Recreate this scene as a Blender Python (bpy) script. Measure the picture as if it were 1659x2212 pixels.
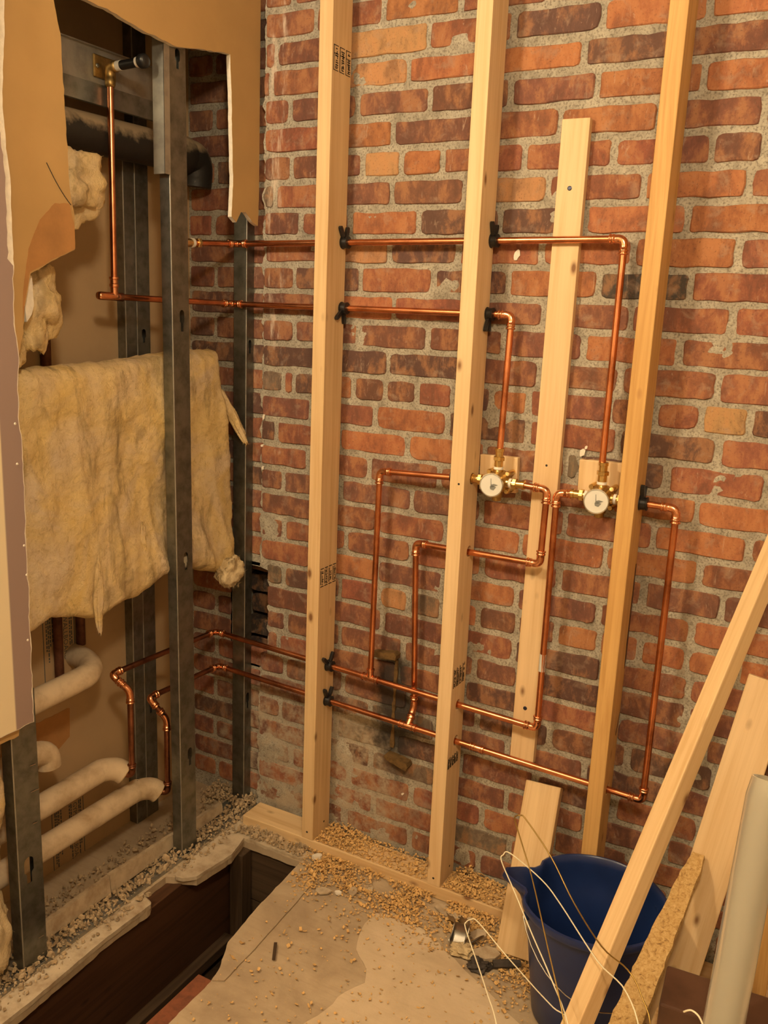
import bpy, math, random
from mathutils import Vector, Matrix, noise
from mathutils.geometry import tessellate_polygon

for _o in list(bpy.data.objects):
    bpy.data.objects.remove(_o, do_unlink=True)
scene = bpy.context.scene
COL = scene.collection
rnd = random.Random(7)
V = Vector

# ------------------------------------------------------------------ camera
cam_data = bpy.data.cameras.new('camera')
cam_data.sensor_fit = 'VERTICAL'
cam_data.sensor_height = 36.0
cam_data.lens = 36.0 * 1922.35 / 2212.0
cam_data.clip_start = 0.02
cam = bpy.data.objects.new('camera', cam_data)
COL.objects.link(cam)
_r = V((0.875996, 0.48066, 0.03996)); _d = V((0.139638, -0.17344, -0.974895)); _f = V((-0.461662, 0.859584, -0.219051))
cam.matrix_world = Matrix(((_r.x, -_d.x, -_f.x, 1.2847), (_r.y, -_d.y, -_f.y, -1.9641), (_r.z, -_d.z, -_f.z, 1.5496), (0, 0, 0, 1)))
scene.camera = cam

# ------------------------------------------------------------------ world, lights, exposure
world = bpy.data.worlds.new('world')
scene.world = world
world.use_nodes = True
bg = world.node_tree.nodes['Background']
bg.inputs[0].default_value = (1.0, 0.78, 0.55, 1)
bg.inputs[1].default_value = 0.02
scene.view_settings.view_transform = 'Standard'
scene.view_settings.look = 'None'
scene.view_settings.gamma = 1.0
scene.view_settings.use_curve_mapping = False
scene.view_settings.exposure = 0.42


def lamp(name, loc, energy, size, color):
    l = bpy.data.lights.new(name, 'POINT')
    l.energy = energy
    l.shadow_soft_size = size
    l.color = color
    o = bpy.data.objects.new(name, l)
    o.location = loc
    COL.objects.link(o)
    return o


WARM = (1.0, 0.80, 0.53)
lamp('ceiling_bulb_left', (-0.12, -1.70, 2.45), 50, 0.07, WARM)
lamp('ceiling_bulb_right', (1.35, -1.90, 2.45), 58, 0.10, WARM)

# ------------------------------------------------------------------ node helpers


def mat(name, base=(0.5, 0.5, 0.5), rough=0.6, metal=0.0, spec=0.5):
    m = bpy.data.materials.new(name)
    m.use_nodes = True
    b = m.node_tree.nodes['Principled BSDF']
    b.inputs['Base Color'].default_value = (*base, 1)
    b.inputs['Roughness'].default_value = rough
    b.inputs['Metallic'].default_value = metal
    b.inputs['Specular IOR Level'].default_value = spec
    return m


class N:
    """tiny wrapper that wires shader nodes"""

    def __init__(s, m):
        s.t = m.node_tree
        s.b = s.t.nodes['Principled BSDF']

    def add(s, typ, **kw):
        n = s.t.nodes.new(typ)
        for k, v in kw.items():
            setattr(n, k, v)
        return n

    def link(s, a, b):
        s.t.links.new(a, b)

    def coord(s, scale=(1, 1, 1), kind='Object', rand=False, loc=(0, 0, 0)):
        c = s.add('ShaderNodeTexCoord')
        mp = s.add('ShaderNodeMapping')
        mp.inputs['Scale'].default_value = scale
        mp.inputs['Location'].default_value = loc
        src = c.outputs[kind]
        if rand:
            oi = s.add('ShaderNodeObjectInfo')
            mul = s.add('ShaderNodeMath', operation='MULTIPLY')
            mul.inputs[1].default_value = 37.0
            s.link(oi.outputs['Random'], mul.inputs[0])
            va = s.add('ShaderNodeVectorMath', operation='ADD')
            s.link(src, va.inputs[0])
            s.link(mul.outputs[0], va.inputs[1])
            src = va.outputs[0]
        s.link(src, mp.inputs['Vector'])
        return mp.outputs[0]

    def pos(s, scale=(1, 1, 1)):
        g = s.add('ShaderNodeNewGeometry')
        mp = s.add('ShaderNodeMapping')
        mp.inputs['Scale'].default_value = scale
        s.link(g.outputs['Position'], mp.inputs['Vector'])
        return mp.outputs[0]

    def noise(s, vec, scale=5, detail=4, rough=0.55, dist=0.0):
        n = s.add('ShaderNodeTexNoise')
        n.inputs['Scale'].default_value = scale
        n.inputs['Detail'].default_value = detail
        n.inputs['Roughness'].default_value = rough
        n.inputs['Distortion'].default_value = dist
        s.link(vec, n.inputs['Vector'])
        return n.outputs['Fac']

    def ramp(s, fac, stops):
        r = s.add('ShaderNodeValToRGB')
        e = r.color_ramp.elements
        while len(e) > 1:
            e.remove(e[-1])
        e[0].position = stops[0][0]
        e[0].color = (*stops[0][1], 1) if not isinstance(stops[0][1], (int, float)) else (stops[0][1],) * 3 + (1,)
        for p, c in stops[1:]:
            x = e.new(p)
            x.color = (*c, 1) if not isinstance(c, (int, float)) else (c, c, c, 1)
        s.link(fac, r.inputs[0])
        return r.outputs[0]

    def mix(s, fac, a, b, mode='MIX'):
        m = s.add('ShaderNodeMix', data_type='RGBA', blend_type=mode)
        for sock, val in ((m.inputs[0], fac), (m.inputs[6], a), (m.inputs[7], b)):
            if isinstance(val, (int, float)):
                sock.default_value = val
            elif isinstance(val, tuple):
                sock.default_value = (*val, 1) if len(val) == 3 else val
            else:
                s.link(val, sock)
        return m.outputs[2]

    def math(s, op, a, b=0.0, clamp=False):
        m = s.add('ShaderNodeMath', operation=op)
        m.use_clamp = clamp
        for sock, val in ((m.inputs[0], a), (m.inputs[1], b)):
            if isinstance(val, (int, float)):
                sock.default_value = val
            else:
                s.link(val, sock)
        return m.outputs[0]

    def bump(s, h, strength=0.3, dist=0.002):
        n = s.add('ShaderNodeBump')
        n.inputs['Strength'].default_value = strength
        n.inputs['Distance'].default_value = dist
        s.link(h, n.inputs['Height'])
        s.link(n.outputs[0], s.b.inputs['Normal'])

    def color(s, c):
        s.link(c, s.b.inputs['Base Color'])

    def rough(s, c):
        s.link(c, s.b.inputs['Roughness'])

    def blob(s, center, radii, soft=0.6, warp=0.5, wscale=9):
        """1 inside a noisy ellipsoid around a world point: a stain with its own outline"""
        g = s.add('ShaderNodeNewGeometry')
        sub = s.add('ShaderNodeVectorMath', operation='SUBTRACT')
        sub.inputs[1].default_value = center
        s.link(g.outputs['Position'], sub.inputs[0])
        mul = s.add('ShaderNodeVectorMath', operation='MULTIPLY')
        mul.inputs[1].default_value = tuple(1 / r for r in radii)
        s.link(sub.outputs[0], mul.inputs[0])
        ln = s.add('ShaderNodeVectorMath', operation='LENGTH')
        s.link(mul.outputs[0], ln.inputs[0])
        nz = s.noise(g.outputs['Position'], wscale, 5, 0.6)
        d = s.math('ADD', ln.outputs['Value'], s.math('MULTIPLY', s.math('SUBTRACT', nz, 0.5), warp * 2))
        return s.ramp(d, [(0.45, 1.0), (min(0.99, 0.45 + soft), 0.0)])


# ------------------------------------------------------------------ materials
def wood(name, light, dark, knot=(0.20, 0.09, 0.035), rough=0.55, knots=True):
    m = mat(name, light, rough, spec=0.3)
    n = N(m)
    v = n.coord((1, 1, 1), rand=True)
    sc = n.add('ShaderNodeMapping')
    sc.inputs['Scale'].default_value = (60, 60, 2.2)
    n.link(v, sc.inputs['Vector'])
    g = n.noise(sc.outputs[0], 1.0, 5, 0.6, 0.6)
    c = n.ramp(g, [(0.32, dark), (0.55, light), (0.75, tuple(min(1, a * 1.08) for a in light))])
    big = n.noise(v, 2.5, 2)
    c = n.mix(n.ramp(big, [(0.35, 0.35), (0.65, 0.0)]), c, dark)
    if knots:
        sk = n.add('ShaderNodeMapping')
        sk.inputs['Scale'].default_value = (1.6, 1.6, 0.8)
        n.link(v, sk.inputs['Vector'])
        vo = n.add('ShaderNodeTexVoronoi')
        vo.inputs['Scale'].default_value = 9.0
        n.link(sk.outputs[0], vo.inputs['Vector'])
        k = n.ramp(vo.outputs['Distance'], [(0.055, 0.95), (0.10, 0.35), (0.15, 0.0)])
        c = n.mix(k, c, knot)
    n.color(c)
    n.bump(g, 0.15, 0.0006)
    return m


M = {}
M['pine'] = wood('pine', (0.72, 0.53, 0.30), (0.60, 0.40, 0.20))
M['pine_pale'] = wood('pine_pale', (0.76, 0.57, 0.34), (0.66, 0.46, 0.24))
M['fir_orange'] = wood('fir_orange', (0.64, 0.40, 0.155), (0.50, 0.28, 0.09), knot=(0.22, 0.08, 0.02))
M['end_grain'] = wood('end_grain', (0.50, 0.33, 0.16), (0.38, 0.23, 0.10), knots=False)


def brick_like(name, mortar=False):
    m = mat(name, (0.4, 0.15, 0.08), 0.85, spec=0.25)
    n = N(m)
    p = n.pos()
    fine = n.noise(p, 210, 4, 0.6)
    mid = n.noise(p, 26, 5, 0.62, 0.5)
    if mortar:
        c = n.ramp(mid, [(0.25, (0.24, 0.22, 0.175)), (0.5, (0.39, 0.36, 0.295)), (0.75, (0.50, 0.47, 0.39))])
        c = n.mix(n.ramp(fine, [(0.34, 0.75), (0.52, 0.0)]), c, (0.13, 0.11, 0.085))
    else:
        oi = n.add('ShaderNodeObjectInfo')
        c0 = oi.outputs['Color']
        v = n.coord((1, 1, 1), 'Object', rand=True)
        sp = n.add('ShaderNodeMapping')
        sp.inputs['Scale'].default_value = (1.5, 1.0, 0.8)
        n.link(v, sp.inputs['Vector'])
        patch = n.noise(sp.outputs[0], 17, 6, 0.68, 0.25)
        c = n.mix(n.ramp(patch, [(0.48, 0.0), (0.60, 0.75)]), c0, n.mix(0.5, c0, (0.55, 0.27, 0.12)))
        c = n.mix(n.ramp(patch, [(0.36, 0.75), (0.48, 0.0)]), c, n.mix(0.6, c0, (0.09, 0.05, 0.04)))
        c = n.mix(n.ramp(mid, [(0.55, 0.0), (0.74, 0.6)]), c, (0.36, 0.26, 0.19))
        c = n.mix(n.ramp(fine, [(0.30, 0.55), (0.43, 0.0)]), c, (0.11, 0.052, 0.038))
        # scratches of pale lime
        sv = n.pos((30, 30, 7))
        c = n.mix(n.ramp(n.noise(sv, 2.2, 6, 0.75, 1.5), [(0.60, 0.0), (0.70, 0.55)]), c, (0.50, 0.38, 0.28))
    # grey dust and lime smear low on the wall near the floor corner (worn rendering)
    lime = n.blob((-0.05, 0.10, 0.20), (0.42, 0.5, 0.36), 0.5, 0.75, 13)
    lime = n.math('MULTIPLY', lime, n.ramp(n.noise(p, 34, 6, 0.7), [(0.40, 0.0), (0.62, 0.9)]))
    c = n.mix(lime, c, (0.42, 0.35, 0.26))
    # old paint drips at the wall's left end
    drip = n.blob((-0.195, 0.10, 1.9), (0.035, 0.5, 1.0), 0.45, 0.9, 30)
    drip = n.math('MULTIPLY', drip, n.ramp(n.noise(n.pos((40, 40, 6)), 1.0, 5, 0.7), [(0.50, 0.0), (0.66, 0.75)]))
    c = n.mix(drip, c, (0.68, 0.58, 0.48))
    # soot stain around the two stubs
    soot = n.blob((0.235, 0.10, 0.46), (0.085, 0.5, 0.24), 0.55, 0.6, 17)
    c = n.mix(n.math('MULTIPLY', soot, 0.92), c, (0.035, 0.03, 0.027))
    n.color(c)
    n.bump(n.mix(0.5, fine, mid), 0.6 if not mortar else 0.9, 0.0025)
    return m


M['brick'] = brick_like('brick')
M['mortar'] = brick_like('mortar', True)


def simple(name, base, rough=0.6, metal=0.0, var=0.25, scale=20, bump=0.0, spec=0.4, dark=None, bscale=None):
    m = mat(name, base, rough, metal, spec)
    n = N(m)
    v = n.coord(rand=True)
    f = n.noise(v, scale, 5, 0.6)
    d = dark or tuple(a * (1 - var) for a in base)
    l = tuple(min(1, a * (1 + var * 0.5)) for a in base)
    n.color(n.ramp(f, [(0.3, d), (0.55, base), (0.8, l)]))
    if bump:
        n.bump(n.noise(v, bscale or scale * 4, 4, 0.6), bump, 0.002)
    return m


M['copper'] = simple('copper', (0.78, 0.31, 0.15), 0.27, 1.0, 0.35, 14, dark=(0.42, 0.15, 0.07))
M['copper_fitting'] = simple('copper_fitting', (0.86, 0.40, 0.22), 0.24, 1.0, 0.3, 60)
M['copper_old'] = simple('copper_old', (0.33, 0.14, 0.08), 0.42, 1.0, 0.5, 22)
M['brown_pipe'] = simple('brown_pipe', (0.17, 0.07, 0.04), 0.6, 0.6, 0.5, 30)
M['brass'] = simple('brass', (0.80, 0.58, 0.25), 0.26, 1.0, 0.3, 30)
M['brass_cast'] = simple('brass_cast', (0.50, 0.34, 0.13), 0.48, 1.0, 0.35, 40, 0.2)
M['chrome'] = simple('chrome', (0.62, 0.60, 0.56), 0.2, 1.0, 0.1)
M['galv'] = simple('galv', (0.25, 0.26, 0.24), 0.38, 0.9, 0.4, 30, 0.05)
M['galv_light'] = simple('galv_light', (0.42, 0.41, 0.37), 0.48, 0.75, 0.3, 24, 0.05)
M['black_plastic'] = simple('black_plastic', (0.012, 0.012, 0.013), 0.38, 0, 0.2, spec=0.5)
M['white_tape'] = simple('white_tape', (0.82, 0.79, 0.72), 0.6, 0, 0.1)
M['ink'] = simple('ink', (0.035, 0.028, 0.022), 0.8, 0, 0.4, 300)
M['blue_ink'] = simple('blue_ink', (0.085, 0.11, 0.12), 0.8, 0, 0.3, 300)
M['screw'] = simple('screw', (0.05, 0.055, 0.09), 0.35, 0.7, 0.2)
M['dial'] = simple('dial', (0.72, 0.72, 0.68), 0.5, 0, 0.06)
M['dial_dark'] = simple('dial_dark', (0.22, 0.23, 0.22), 0.6, 0, 0.1)
M['bucket'] = simple('bucket', (0.010, 0.027, 0.12), 0.33, 0, 0.25, 9, spec=0.5)
M['gypsum'] = simple('gypsum', (0.80, 0.74, 0.64), 0.85, 0, 0.15, 60, 0.4)
M['kraft'] = simple('kraft', (0.50, 0.32, 0.13), 0.7, 0, 0.12, 3.0, 0.05, bscale=300)
M['kraft_torn'] = simple('kraft_torn', (0.43, 0.215, 0.075), 0.85, 0, 0.2, 12, 0.2, bscale=200)
M['wallboard'] = simple('wallboard', (0.47, 0.33, 0.185), 0.8, 0, 0.14, 4, 0.05, bscale=300)
M['cream'] = simple('cream', (0.45, 0.37, 0.26), 0.8, 0, 0.06, 5)
M['wool_pipe'] = simple('wool_pipe', (0.66, 0.54, 0.38), 0.85, 0, 0.25, 14, 0.25, dark=(0.42, 0.31, 0.19))
M['plaster'] = simple('plaster', (0.52, 0.43, 0.31), 0.9, 0, 0.35, 22, 0.6, dark=(0.34, 0.25, 0.16))
M['rubble'] = simple('rubble', (0.50, 0.38, 0.24), 0.95, 0, 0.5, 30, 0.5)
M['shaving'] = simple('shaving', (0.68, 0.43, 0.17), 0.75, 0, 0.3, 60)
M['joist'] = wood('joist', (0.085, 0.038, 0.019), (0.05, 0.022, 0.011), knot=(0.012, 0.008, 0.006))
M['joist_grey'] = wood('joist_grey', (0.085, 0.055, 0.033), (0.045, 0.028, 0.017), knot=(0.012, 0.008, 0.006))
M['red_plank'] = wood('red_plank', (0.26, 0.09, 0.045), (0.16, 0.06, 0.035), knots=False)
M['brown_box'] = simple('brown_box', (0.095, 0.045, 0.028), 0.42, 0, 0.4, 12)
M['rust'] = simple('rust', (0.17, 0.10, 0.035), 0.85, 0.2, 0.5, 60, 0.6)
M['white_wire'] = simple('white_wire', (0.80, 0.74, 0.56), 0.4, 0, 0.08)
M['gold_wire'] = simple('gold_wire', (0.42, 0.28, 0.085), 0.35, 0.9, 0.2)
M['foil'] = simple('foil', (0.42, 0.40, 0.36), 0.3, 1.0, 0.3)
M['dark_scrap'] = simple('dark_scrap', (0.06, 0.05, 0.045), 0.7, 0, 0.4, 60)
M['label'] = simple('label', (0.6, 0.6, 0.55), 0.6, 0, 0.1)


def make_osb():
    m = mat('chipboard', (0.5, 0.33, 0.14), 0.85)
    n = N(m)
    v = n.coord(rand=True)
    f = n.noise(v, 120, 5, 0.7, 0.8)
    n.color(n.ramp(f, [(0.30, (0.20, 0.10, 0.03)), (0.45, (0.52, 0.33, 0.12)), (0.65, (0.66, 0.47, 0.22))]))
    n.bump(f, 0.8, 0.003)
    return m


M['chipboard'] = make_osb()


def make_paint():
    m = mat('painted_drywall', (0.4, 0.3, 0.3), 0.7)
    n = N(m)
    g = n.add('ShaderNodeNewGeometry')
    sx = n.add('ShaderNodeSeparateXYZ')
    n.link(g.outputs['Position'], sx.inputs[0])
    # two paint colours: mauve band next to the torn edge, cream beyond
    f = n.ramp(n.math('ADD', sx.outputs['Y'], 0.7755), [(0.0, 0.0), (0.001, 1.0)])
    n.color(n.mix(f, (0.76, 0.66, 0.46), (0.31, 0.225, 0.205)))
    n.bump(n.noise(g.outputs['Position'], 300, 3), 0.1, 0.001)
    return m


M['painted'] = make_paint()


def make_iron():
    m = mat('cast_iron', (0.02, 0.018, 0.016), 0.55)
    n = N(m)
    g = n.add('ShaderNodeNewGeometry')
    sx = n.add('ShaderNodeSeparateXYZ')
    n.link(g.outputs['Normal'], sx.inputs[0])
    nz = n.noise(n.pos((1, 1, 1)), 28, 5, 0.65)
    f = n.math('ADD', sx.outputs['Z'], n.math('MULTIPLY', n.math('SUBTRACT', nz, 0.5), 1.6))
    dust = n.ramp(f, [(0.05, 0.0), (0.60, 0.9)])       # settled dust lies on what faces up
    n.color(n.mix(dust, (0.018, 0.016, 0.014), (0.40, 0.31, 0.20)))
    n.bump(nz, 0.4, 0.003)
    return m


M['cast_iron'] = make_iron()


def make_wool(name, pale=False):
    m = mat(name, (0.7, 0.5, 0.25), 1.0, spec=0.05)
    n = N(m)
    v = n.coord()
    a = n.noise(v, 5, 4, 0.6, 0.8)
    b = n.noise(v, 60, 5, 0.75, 1.0)
    s = n.add('ShaderNodeMapping')
    s.inputs['Scale'].default_value = (10, 9, 2.6)
    n.link(v, s.inputs['Vector'])
    st = n.noise(s.outputs[0], 1.3, 4, 0.6, 1.0)
    if pale:
        c = n.ramp(a, [(0.3, (0.56, 0.43, 0.24)), (0.6, (0.70, 0.58, 0.38))])
    else:
        c = n.ramp(a, [(0.30, (0.72, 0.52, 0.20)), (0.46, (0.74, 0.57, 0.29)), (0.62, (0.68, 0.55, 0.38))])
        c = n.mix(n.ramp(st, [(0.34, 0.85), (0.48, 0.0)]), c, (0.27, 0.195, 0.10))
    c = n.mix(n.ramp(b, [(0.30, 0.45), (0.5, 0.0)]), c, (0.36, 0.23, 0.09))
    n.color(c)
    n.bump(n.mix(0.5, b, n.noise(v, 200, 4, 0.7)), 0.9, 0.006)
    return m


M['wool'] = make_wool('wool')
M['wool_pale'] = make_wool('wool_pale', True)


def make_floor(name, a, b, c_):
    m = mat(name, a, 0.85, spec=0.2)
    n = N(m)
    p = n.pos()
    f = n.noise(p, 6, 6, 0.6, 0.4)
    s = n.noise(n.pos((8, 60, 10)), 1.2, 4, 0.6)
    col = n.ramp(f, [(0.3, b), (0.5, a), (0.72, c_)])
    col = n.mix(n.ramp(s, [(0.3, 0.35), (0.5, 0.0)]), col, b)
    spk = n.noise(p, 170, 3, 0.6)
    col = n.mix(n.ramp(spk, [(0.64, 0.0), (0.72, 0.6)]), col, (0.62, 0.42, 0.2))
    n.color(col)
    n.bump(n.noise(p, 120, 4, 0.6), 0.3, 0.002)
    return m


M['floor'] = make_floor('subfloor', (0.44, 0.345, 0.235), (0.33, 0.25, 0.17), (0.52, 0.42, 0.295))
M['skim'] = make_floor('skim', (0.60, 0.485, 0.34), (0.50, 0.395, 0.275), (0.67, 0.55, 0.40))


def make_clear():
    m = mat('clear_plastic', (0.70, 0.67, 0.57), 0.2)
    b = m.node_tree.nodes['Principled BSDF']
    b.inputs['Transmission Weight'].default_value = 0.6
    b.inputs['IOR'].default_value = 1.3
    n = N(m)
    return m


M['clear'] = make_clear()

# ------------------------------------------------------------------ mesh helpers
WM = {}


def setp(o, label=None, cat=None, group=None, kind=None):
    if label: o['label'] = label
    if cat: o['category'] = cat
    if group: o['group'] = group
    if kind: o['kind'] = kind
    return o


def thing(name, label, cat, loc=(0, 0, 0), group=None):
    o = bpy.data.objects.new(name, None)
    o.empty_display_size = 0.05
    o.location = loc
    COL.objects.link(o)
    WM[o] = Matrix.Translation(loc)
    return setp(o, label, cat, group)


def mk(name, verts, faces, m, parent=None, smooth=False, mw=None, local=False, bevel=0.0):
    """one mesh object; verts in world space (or local to mw / the parent when local)"""
    me = bpy.data.meshes.new(name)
    pm = WM.get(parent, Matrix()) if parent else Matrix()
    full = mw if mw is not None else (pm if parent else Matrix())
    if mw is None and not parent and not local:
        # origin at base centre of the thing
        xs = [v[0] for v in verts]; ys = [v[1] for v in verts]; zs = [v[2] for v in verts]
        full = Matrix.Translation(((min(xs) + max(xs)) / 2, (min(ys) + max(ys)) / 2, min(zs)))
    if not local:
        inv = full.inverted()
        verts = [inv @ V(v) for v in verts]
    me.from_pydata([tuple(v) for v in verts], [], faces)
    me.validate()
    me.update()
    if smooth:
        for p in me.polygons:
            p.use_smooth = True
        if smooth == 'auto' and hasattr(me, 'set_sharp_from_angle'):
            me.set_sharp_from_angle(angle=math.radians(40))
    mm = M[m] if isinstance(m, str) else m
    me.materials.append(mm)
    o = bpy.data.objects.new(name, me)
    COL.objects.link(o)
    if parent:
        o.parent = parent
        o.matrix_basis = pm.inverted() @ full if mw is not None else Matrix()
    else:
        o.matrix_basis = full
    WM[o] = full
    if bevel:
        b = o.modifiers.new('bevel', 'BEVEL')
        b.width = bevel
        b.segments = 2
        b.limit_method = 'ANGLE'
        b.angle_limit = math.radians(40)
    return o


def merge(*parts):
    vs, fs = [], []
    for v, f in parts:
        k = len(vs)
        vs += list(v)
        fs += [[i + k for i in q] for q in f]
    return vs, fs


def boxg(x0, x1, y0, y1, z0, z1):
    v = [(x0, y0, z0), (x1, y0, z0), (x1, y1, z0), (x0, y1, z0), (x0, y0, z1), (x1, y0, z1), (x1, y1, z1), (x0, y1, z1)]
    f = [[0, 3, 2, 1], [4, 5, 6, 7], [0, 1, 5, 4], [1, 2, 6, 5], [2, 3, 7, 6], [3, 0, 4, 7]]
    return v, f


def frame_of(d, up=V((0, 0, 1))):
    d = V(d).normalized()
    if abs(d.dot(up)) > 0.95:
        up = V((0, 1, 0))
    a = d.cross(up).normalized()
    b = a.cross(d).normalized()
    return a, b


def tubeg(path, radii, seg=14, cap=True):
    path = [V(p) for p in path]
    if not isinstance(radii, (list, tuple)):
        radii = [radii] * len(path)
    n = len(path)
    tang = []
    for i in range(n):
        a = path[max(i - 1, 0)]
        b = path[min(i + 1, n - 1)]
        t = (b - a)
        tang.append(t.normalized() if t.length > 1e-9 else (tang[-1] if tang else V((0, 0, 1))))
    a, b = frame_of(tang[0])
    vs, fs = [], []
    for i in range(n):
        if i:
            q = tang[i - 1].rotation_difference(tang[i])
            a = q @ a
            b = q @ b
        for k in range(seg):
            th = 2 * math.pi * k / seg
            vs.append(path[i] + (a * math.cos(th) + b * math.sin(th)) * radii[i])
    for i in range(n - 1):
        for k in range(seg):
            k2 = (k + 1) % seg
            fs.append([i * seg + k, i * seg + k2, (i + 1) * seg + k2, (i + 1) * seg + k])
    if cap:
        fs.append(list(range(seg))[::-1])
        fs.append([(n - 1) * seg + k for k in range(seg)])
    return vs, fs


def lathe(c, d, prof, seg=16):
    """prof: (distance along d, radius)"""
    d = V(d).normalized()
    c = V(c)
    path = [c + d * t for t, r in prof]
    a, b = frame_of(d)
    vs, fs = [], []
    for p, (t, r) in zip(path, prof):
        for k in range(seg):
            th = 2 * math.pi * k / seg
            vs.append(p + (a * math.cos(th) + b * math.sin(th)) * r)
    n = len(prof)
    for i in range(n - 1):
        for k in range(seg):
            k2 = (k + 1) % seg
            fs.append([i * seg + k, i * seg + k2, (i + 1) * seg + k2, (i + 1) * seg + k])
    fs.append(list(range(seg))[::-1])
    fs.append([(n - 1) * seg + k for k in range(seg)])
    return vs, fs


def slabg(loops, t, O, U, W_, Nn):
    """flat plate with holes: loops of (u, w); thickness t along -Nn from the face"""
    O, U, W_, Nn = V(O), V(U), V(W_), V(Nn)
    pts = []
    idx = []
    for lp in loops:
        idx.append(list(range(len(pts), len(pts) + len(lp))))
        pts += lp
    tri = tessellate_polygon([[V((u, w, 0)) for u, w in lp] for lp in loops])
    vs = [O + U * u + W_ * w for u, w in pts]
    k = len(vs)
    vs += [v - Nn * t for v in vs]
    fs = []
    for a, b, c in tri:
        nn = (vs[b] - vs[a]).cross(vs[c] - vs[a])
        if nn.dot(Nn) < 0:
            a, b, c = a, c, b
        fs.append([a, b, c])
        fs.append([a + k, c + k, b + k])
    for li, ids in enumerate(idx):
        lp = loops[li]
        area = sum(lp[i][0] * lp[(i + 1) % len(lp)][1] - lp[(i + 1) % len(lp)][0] * lp[i][1] for i in range(len(lp)))
        flip = (U.cross(W_).dot(Nn) > 0) == ((area > 0) == (li == 0))
        for i in range(len(ids)):
            a, b = ids[i], ids[(i + 1) % len(ids)]
            fs.append([a, a + k, b + k, b] if flip else [a, b, b + k, a + k])
    return vs, fs


def circle(cu, cw, r, n=16):
    return [(cu + r * math.cos(2 * math.pi * i / n), cw + r * math.sin(2 * math.pi * i / n)) for i in range(n)]


def rag(loop, step=0.012, amp=0.003, seed=0, skip=()):
    """subdivide a loop and make it ragged; edges listed in skip stay straight"""
    out = []
    n = len(loop)
    for i in range(n):
        a = V((*loop[i], 0)); b = V((*loop[(i + 1) % n], 0))
        out.append(tuple(a.xy))
        if i in skip:
            continue
        L = (b - a).length
        m = max(1, int(L / step))
        d = (b - a) / max(L, 1e-9)
        nrm = V((-d.y, d.x, 0))
        for j in range(1, m):
            p = a + (b - a) * (j / m)
            k = noise.noise(V((p.x * 40 + seed, p.y * 40, 3.1 * seed))) + 0.6 * noise.noise(V((p.x * 130, p.y * 130 + seed, seed)))
            out.append(tuple((p + nrm * k * amp).xy))
    return out


def fbm(p, s, o=4):
    return noise.fractal(V(p) * s, 1.0, 2.0, o)


def board(name, label, cat, p0, p1, w, t, m, wdir, group=None, bevel=0.0025, parent=None):
    """timber from p0 to p1 (centre line); w along wdir, t across; own axes along the grain"""
    p0, p1 = V(p0), V(p1)
    z = (p1 - p0).normalized()
    x = V(wdir)
    x = (x - z * x.dot(z)).normalized()
    y = z.cross(x)
    L = (p1 - p0).length
    mw = Matrix(((x.x, y.x, z.x, p0.x), (x.y, y.y, z.y, p0.y), (x.z, y.z, z.z, p0.z), (0, 0, 0, 1)))
    v, f = boxg(-w / 2, w / 2, -t / 2, t / 2, 0, L)
    o = mk(name, v, f, m, parent, mw=mw, local=True, bevel=bevel)
    if label:
        setp(o, label, cat, group)
    return o

# ================================================================== THE SETTING
# ---- floor with the sawn-out hole
hole = [(.036, -.056), (.048, -.272), (.067, -.427), (.106, -.507), (.117, -.554), (.119, -.75), (.13, -1.3), (-.185, -1.3), (-.18, -.83),
        (-.193, -.578), (-.188, -.43), (-.20, -.413), (-.243, -.40), (-.243, -.31), (-.223, -.301), (-.200, -.288), (-.165, -.272), (-.148, -.14), (-.169, -.058)]
outer = [(-.60, -3.2), (2.4, -3.2), (2.4, .30), (-.60, .30)]
v, f = slabg([outer, rag(hole, .012, .0025, 3)], .022, (0, 0, 0), (1, 0, 0), (0, 1, 0), (0, 0, 1))
floor = setp(mk('floor', v, f, 'floor', local=True), kind='structure')
skim = [(.337, -.241), (.355, -.285), (.41, -.33), (.43, -.372), (.405, -.42), (.395, -.49), (.372, -.56), (.36, -.75), (.40, -1.6), (1.6, -1.6), (1.6, -.55), (1.2, -.42),
        (.90, -.36), (.70, -.25), (.60, -.20), (.48, -.135), (.40, -.115), (.33, -.14), (.325, -.19)]
v, f = slabg([rag(skim, .02, .005, 5)], .003, (0, 0, .003), (1, 0, 0), (0, 1, 0), (0, 0, 1))
mk('skim_coat', v, f, 'skim', floor)['label'] = 'pale smooth skim of levelling compound'
# torn remnants of an upper layer that still edge the hole
lft = [(-.238, -1.35), (-.183, -1.35), (-.178, -.83), (-.190, -.578), (-.186, -.43), (-.235, -.405)]
v, f = slabg([rag(lft, .015, .002, 9)], .012, (0, 0, .010), (1, 0, 0), (0, 1, 0), (0, 0, 1))
mk('plank', v, f, 'plaster', floor)['label'] = 'dusty strip of plywood along the hole'
crn = [(-.222, -.296), (-.212, -.305), (-.190, -.300), (-.163, -.274), (-.146, -.142), (-.166, -.058), (.034, -.054), (.06, -.015), (-.19, -.012), (-.235, .05), (-.235, -.16)]
v, f = slabg([rag(crn, .014, .002, 11)], .011, (0, 0, .009), (1, 0, 0), (0, 1, 0), (0, 0, 1))
mk('plank', v, f, 'plaster', floor)['label'] = 'dusty corner piece of plywood with a rounded end'
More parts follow.
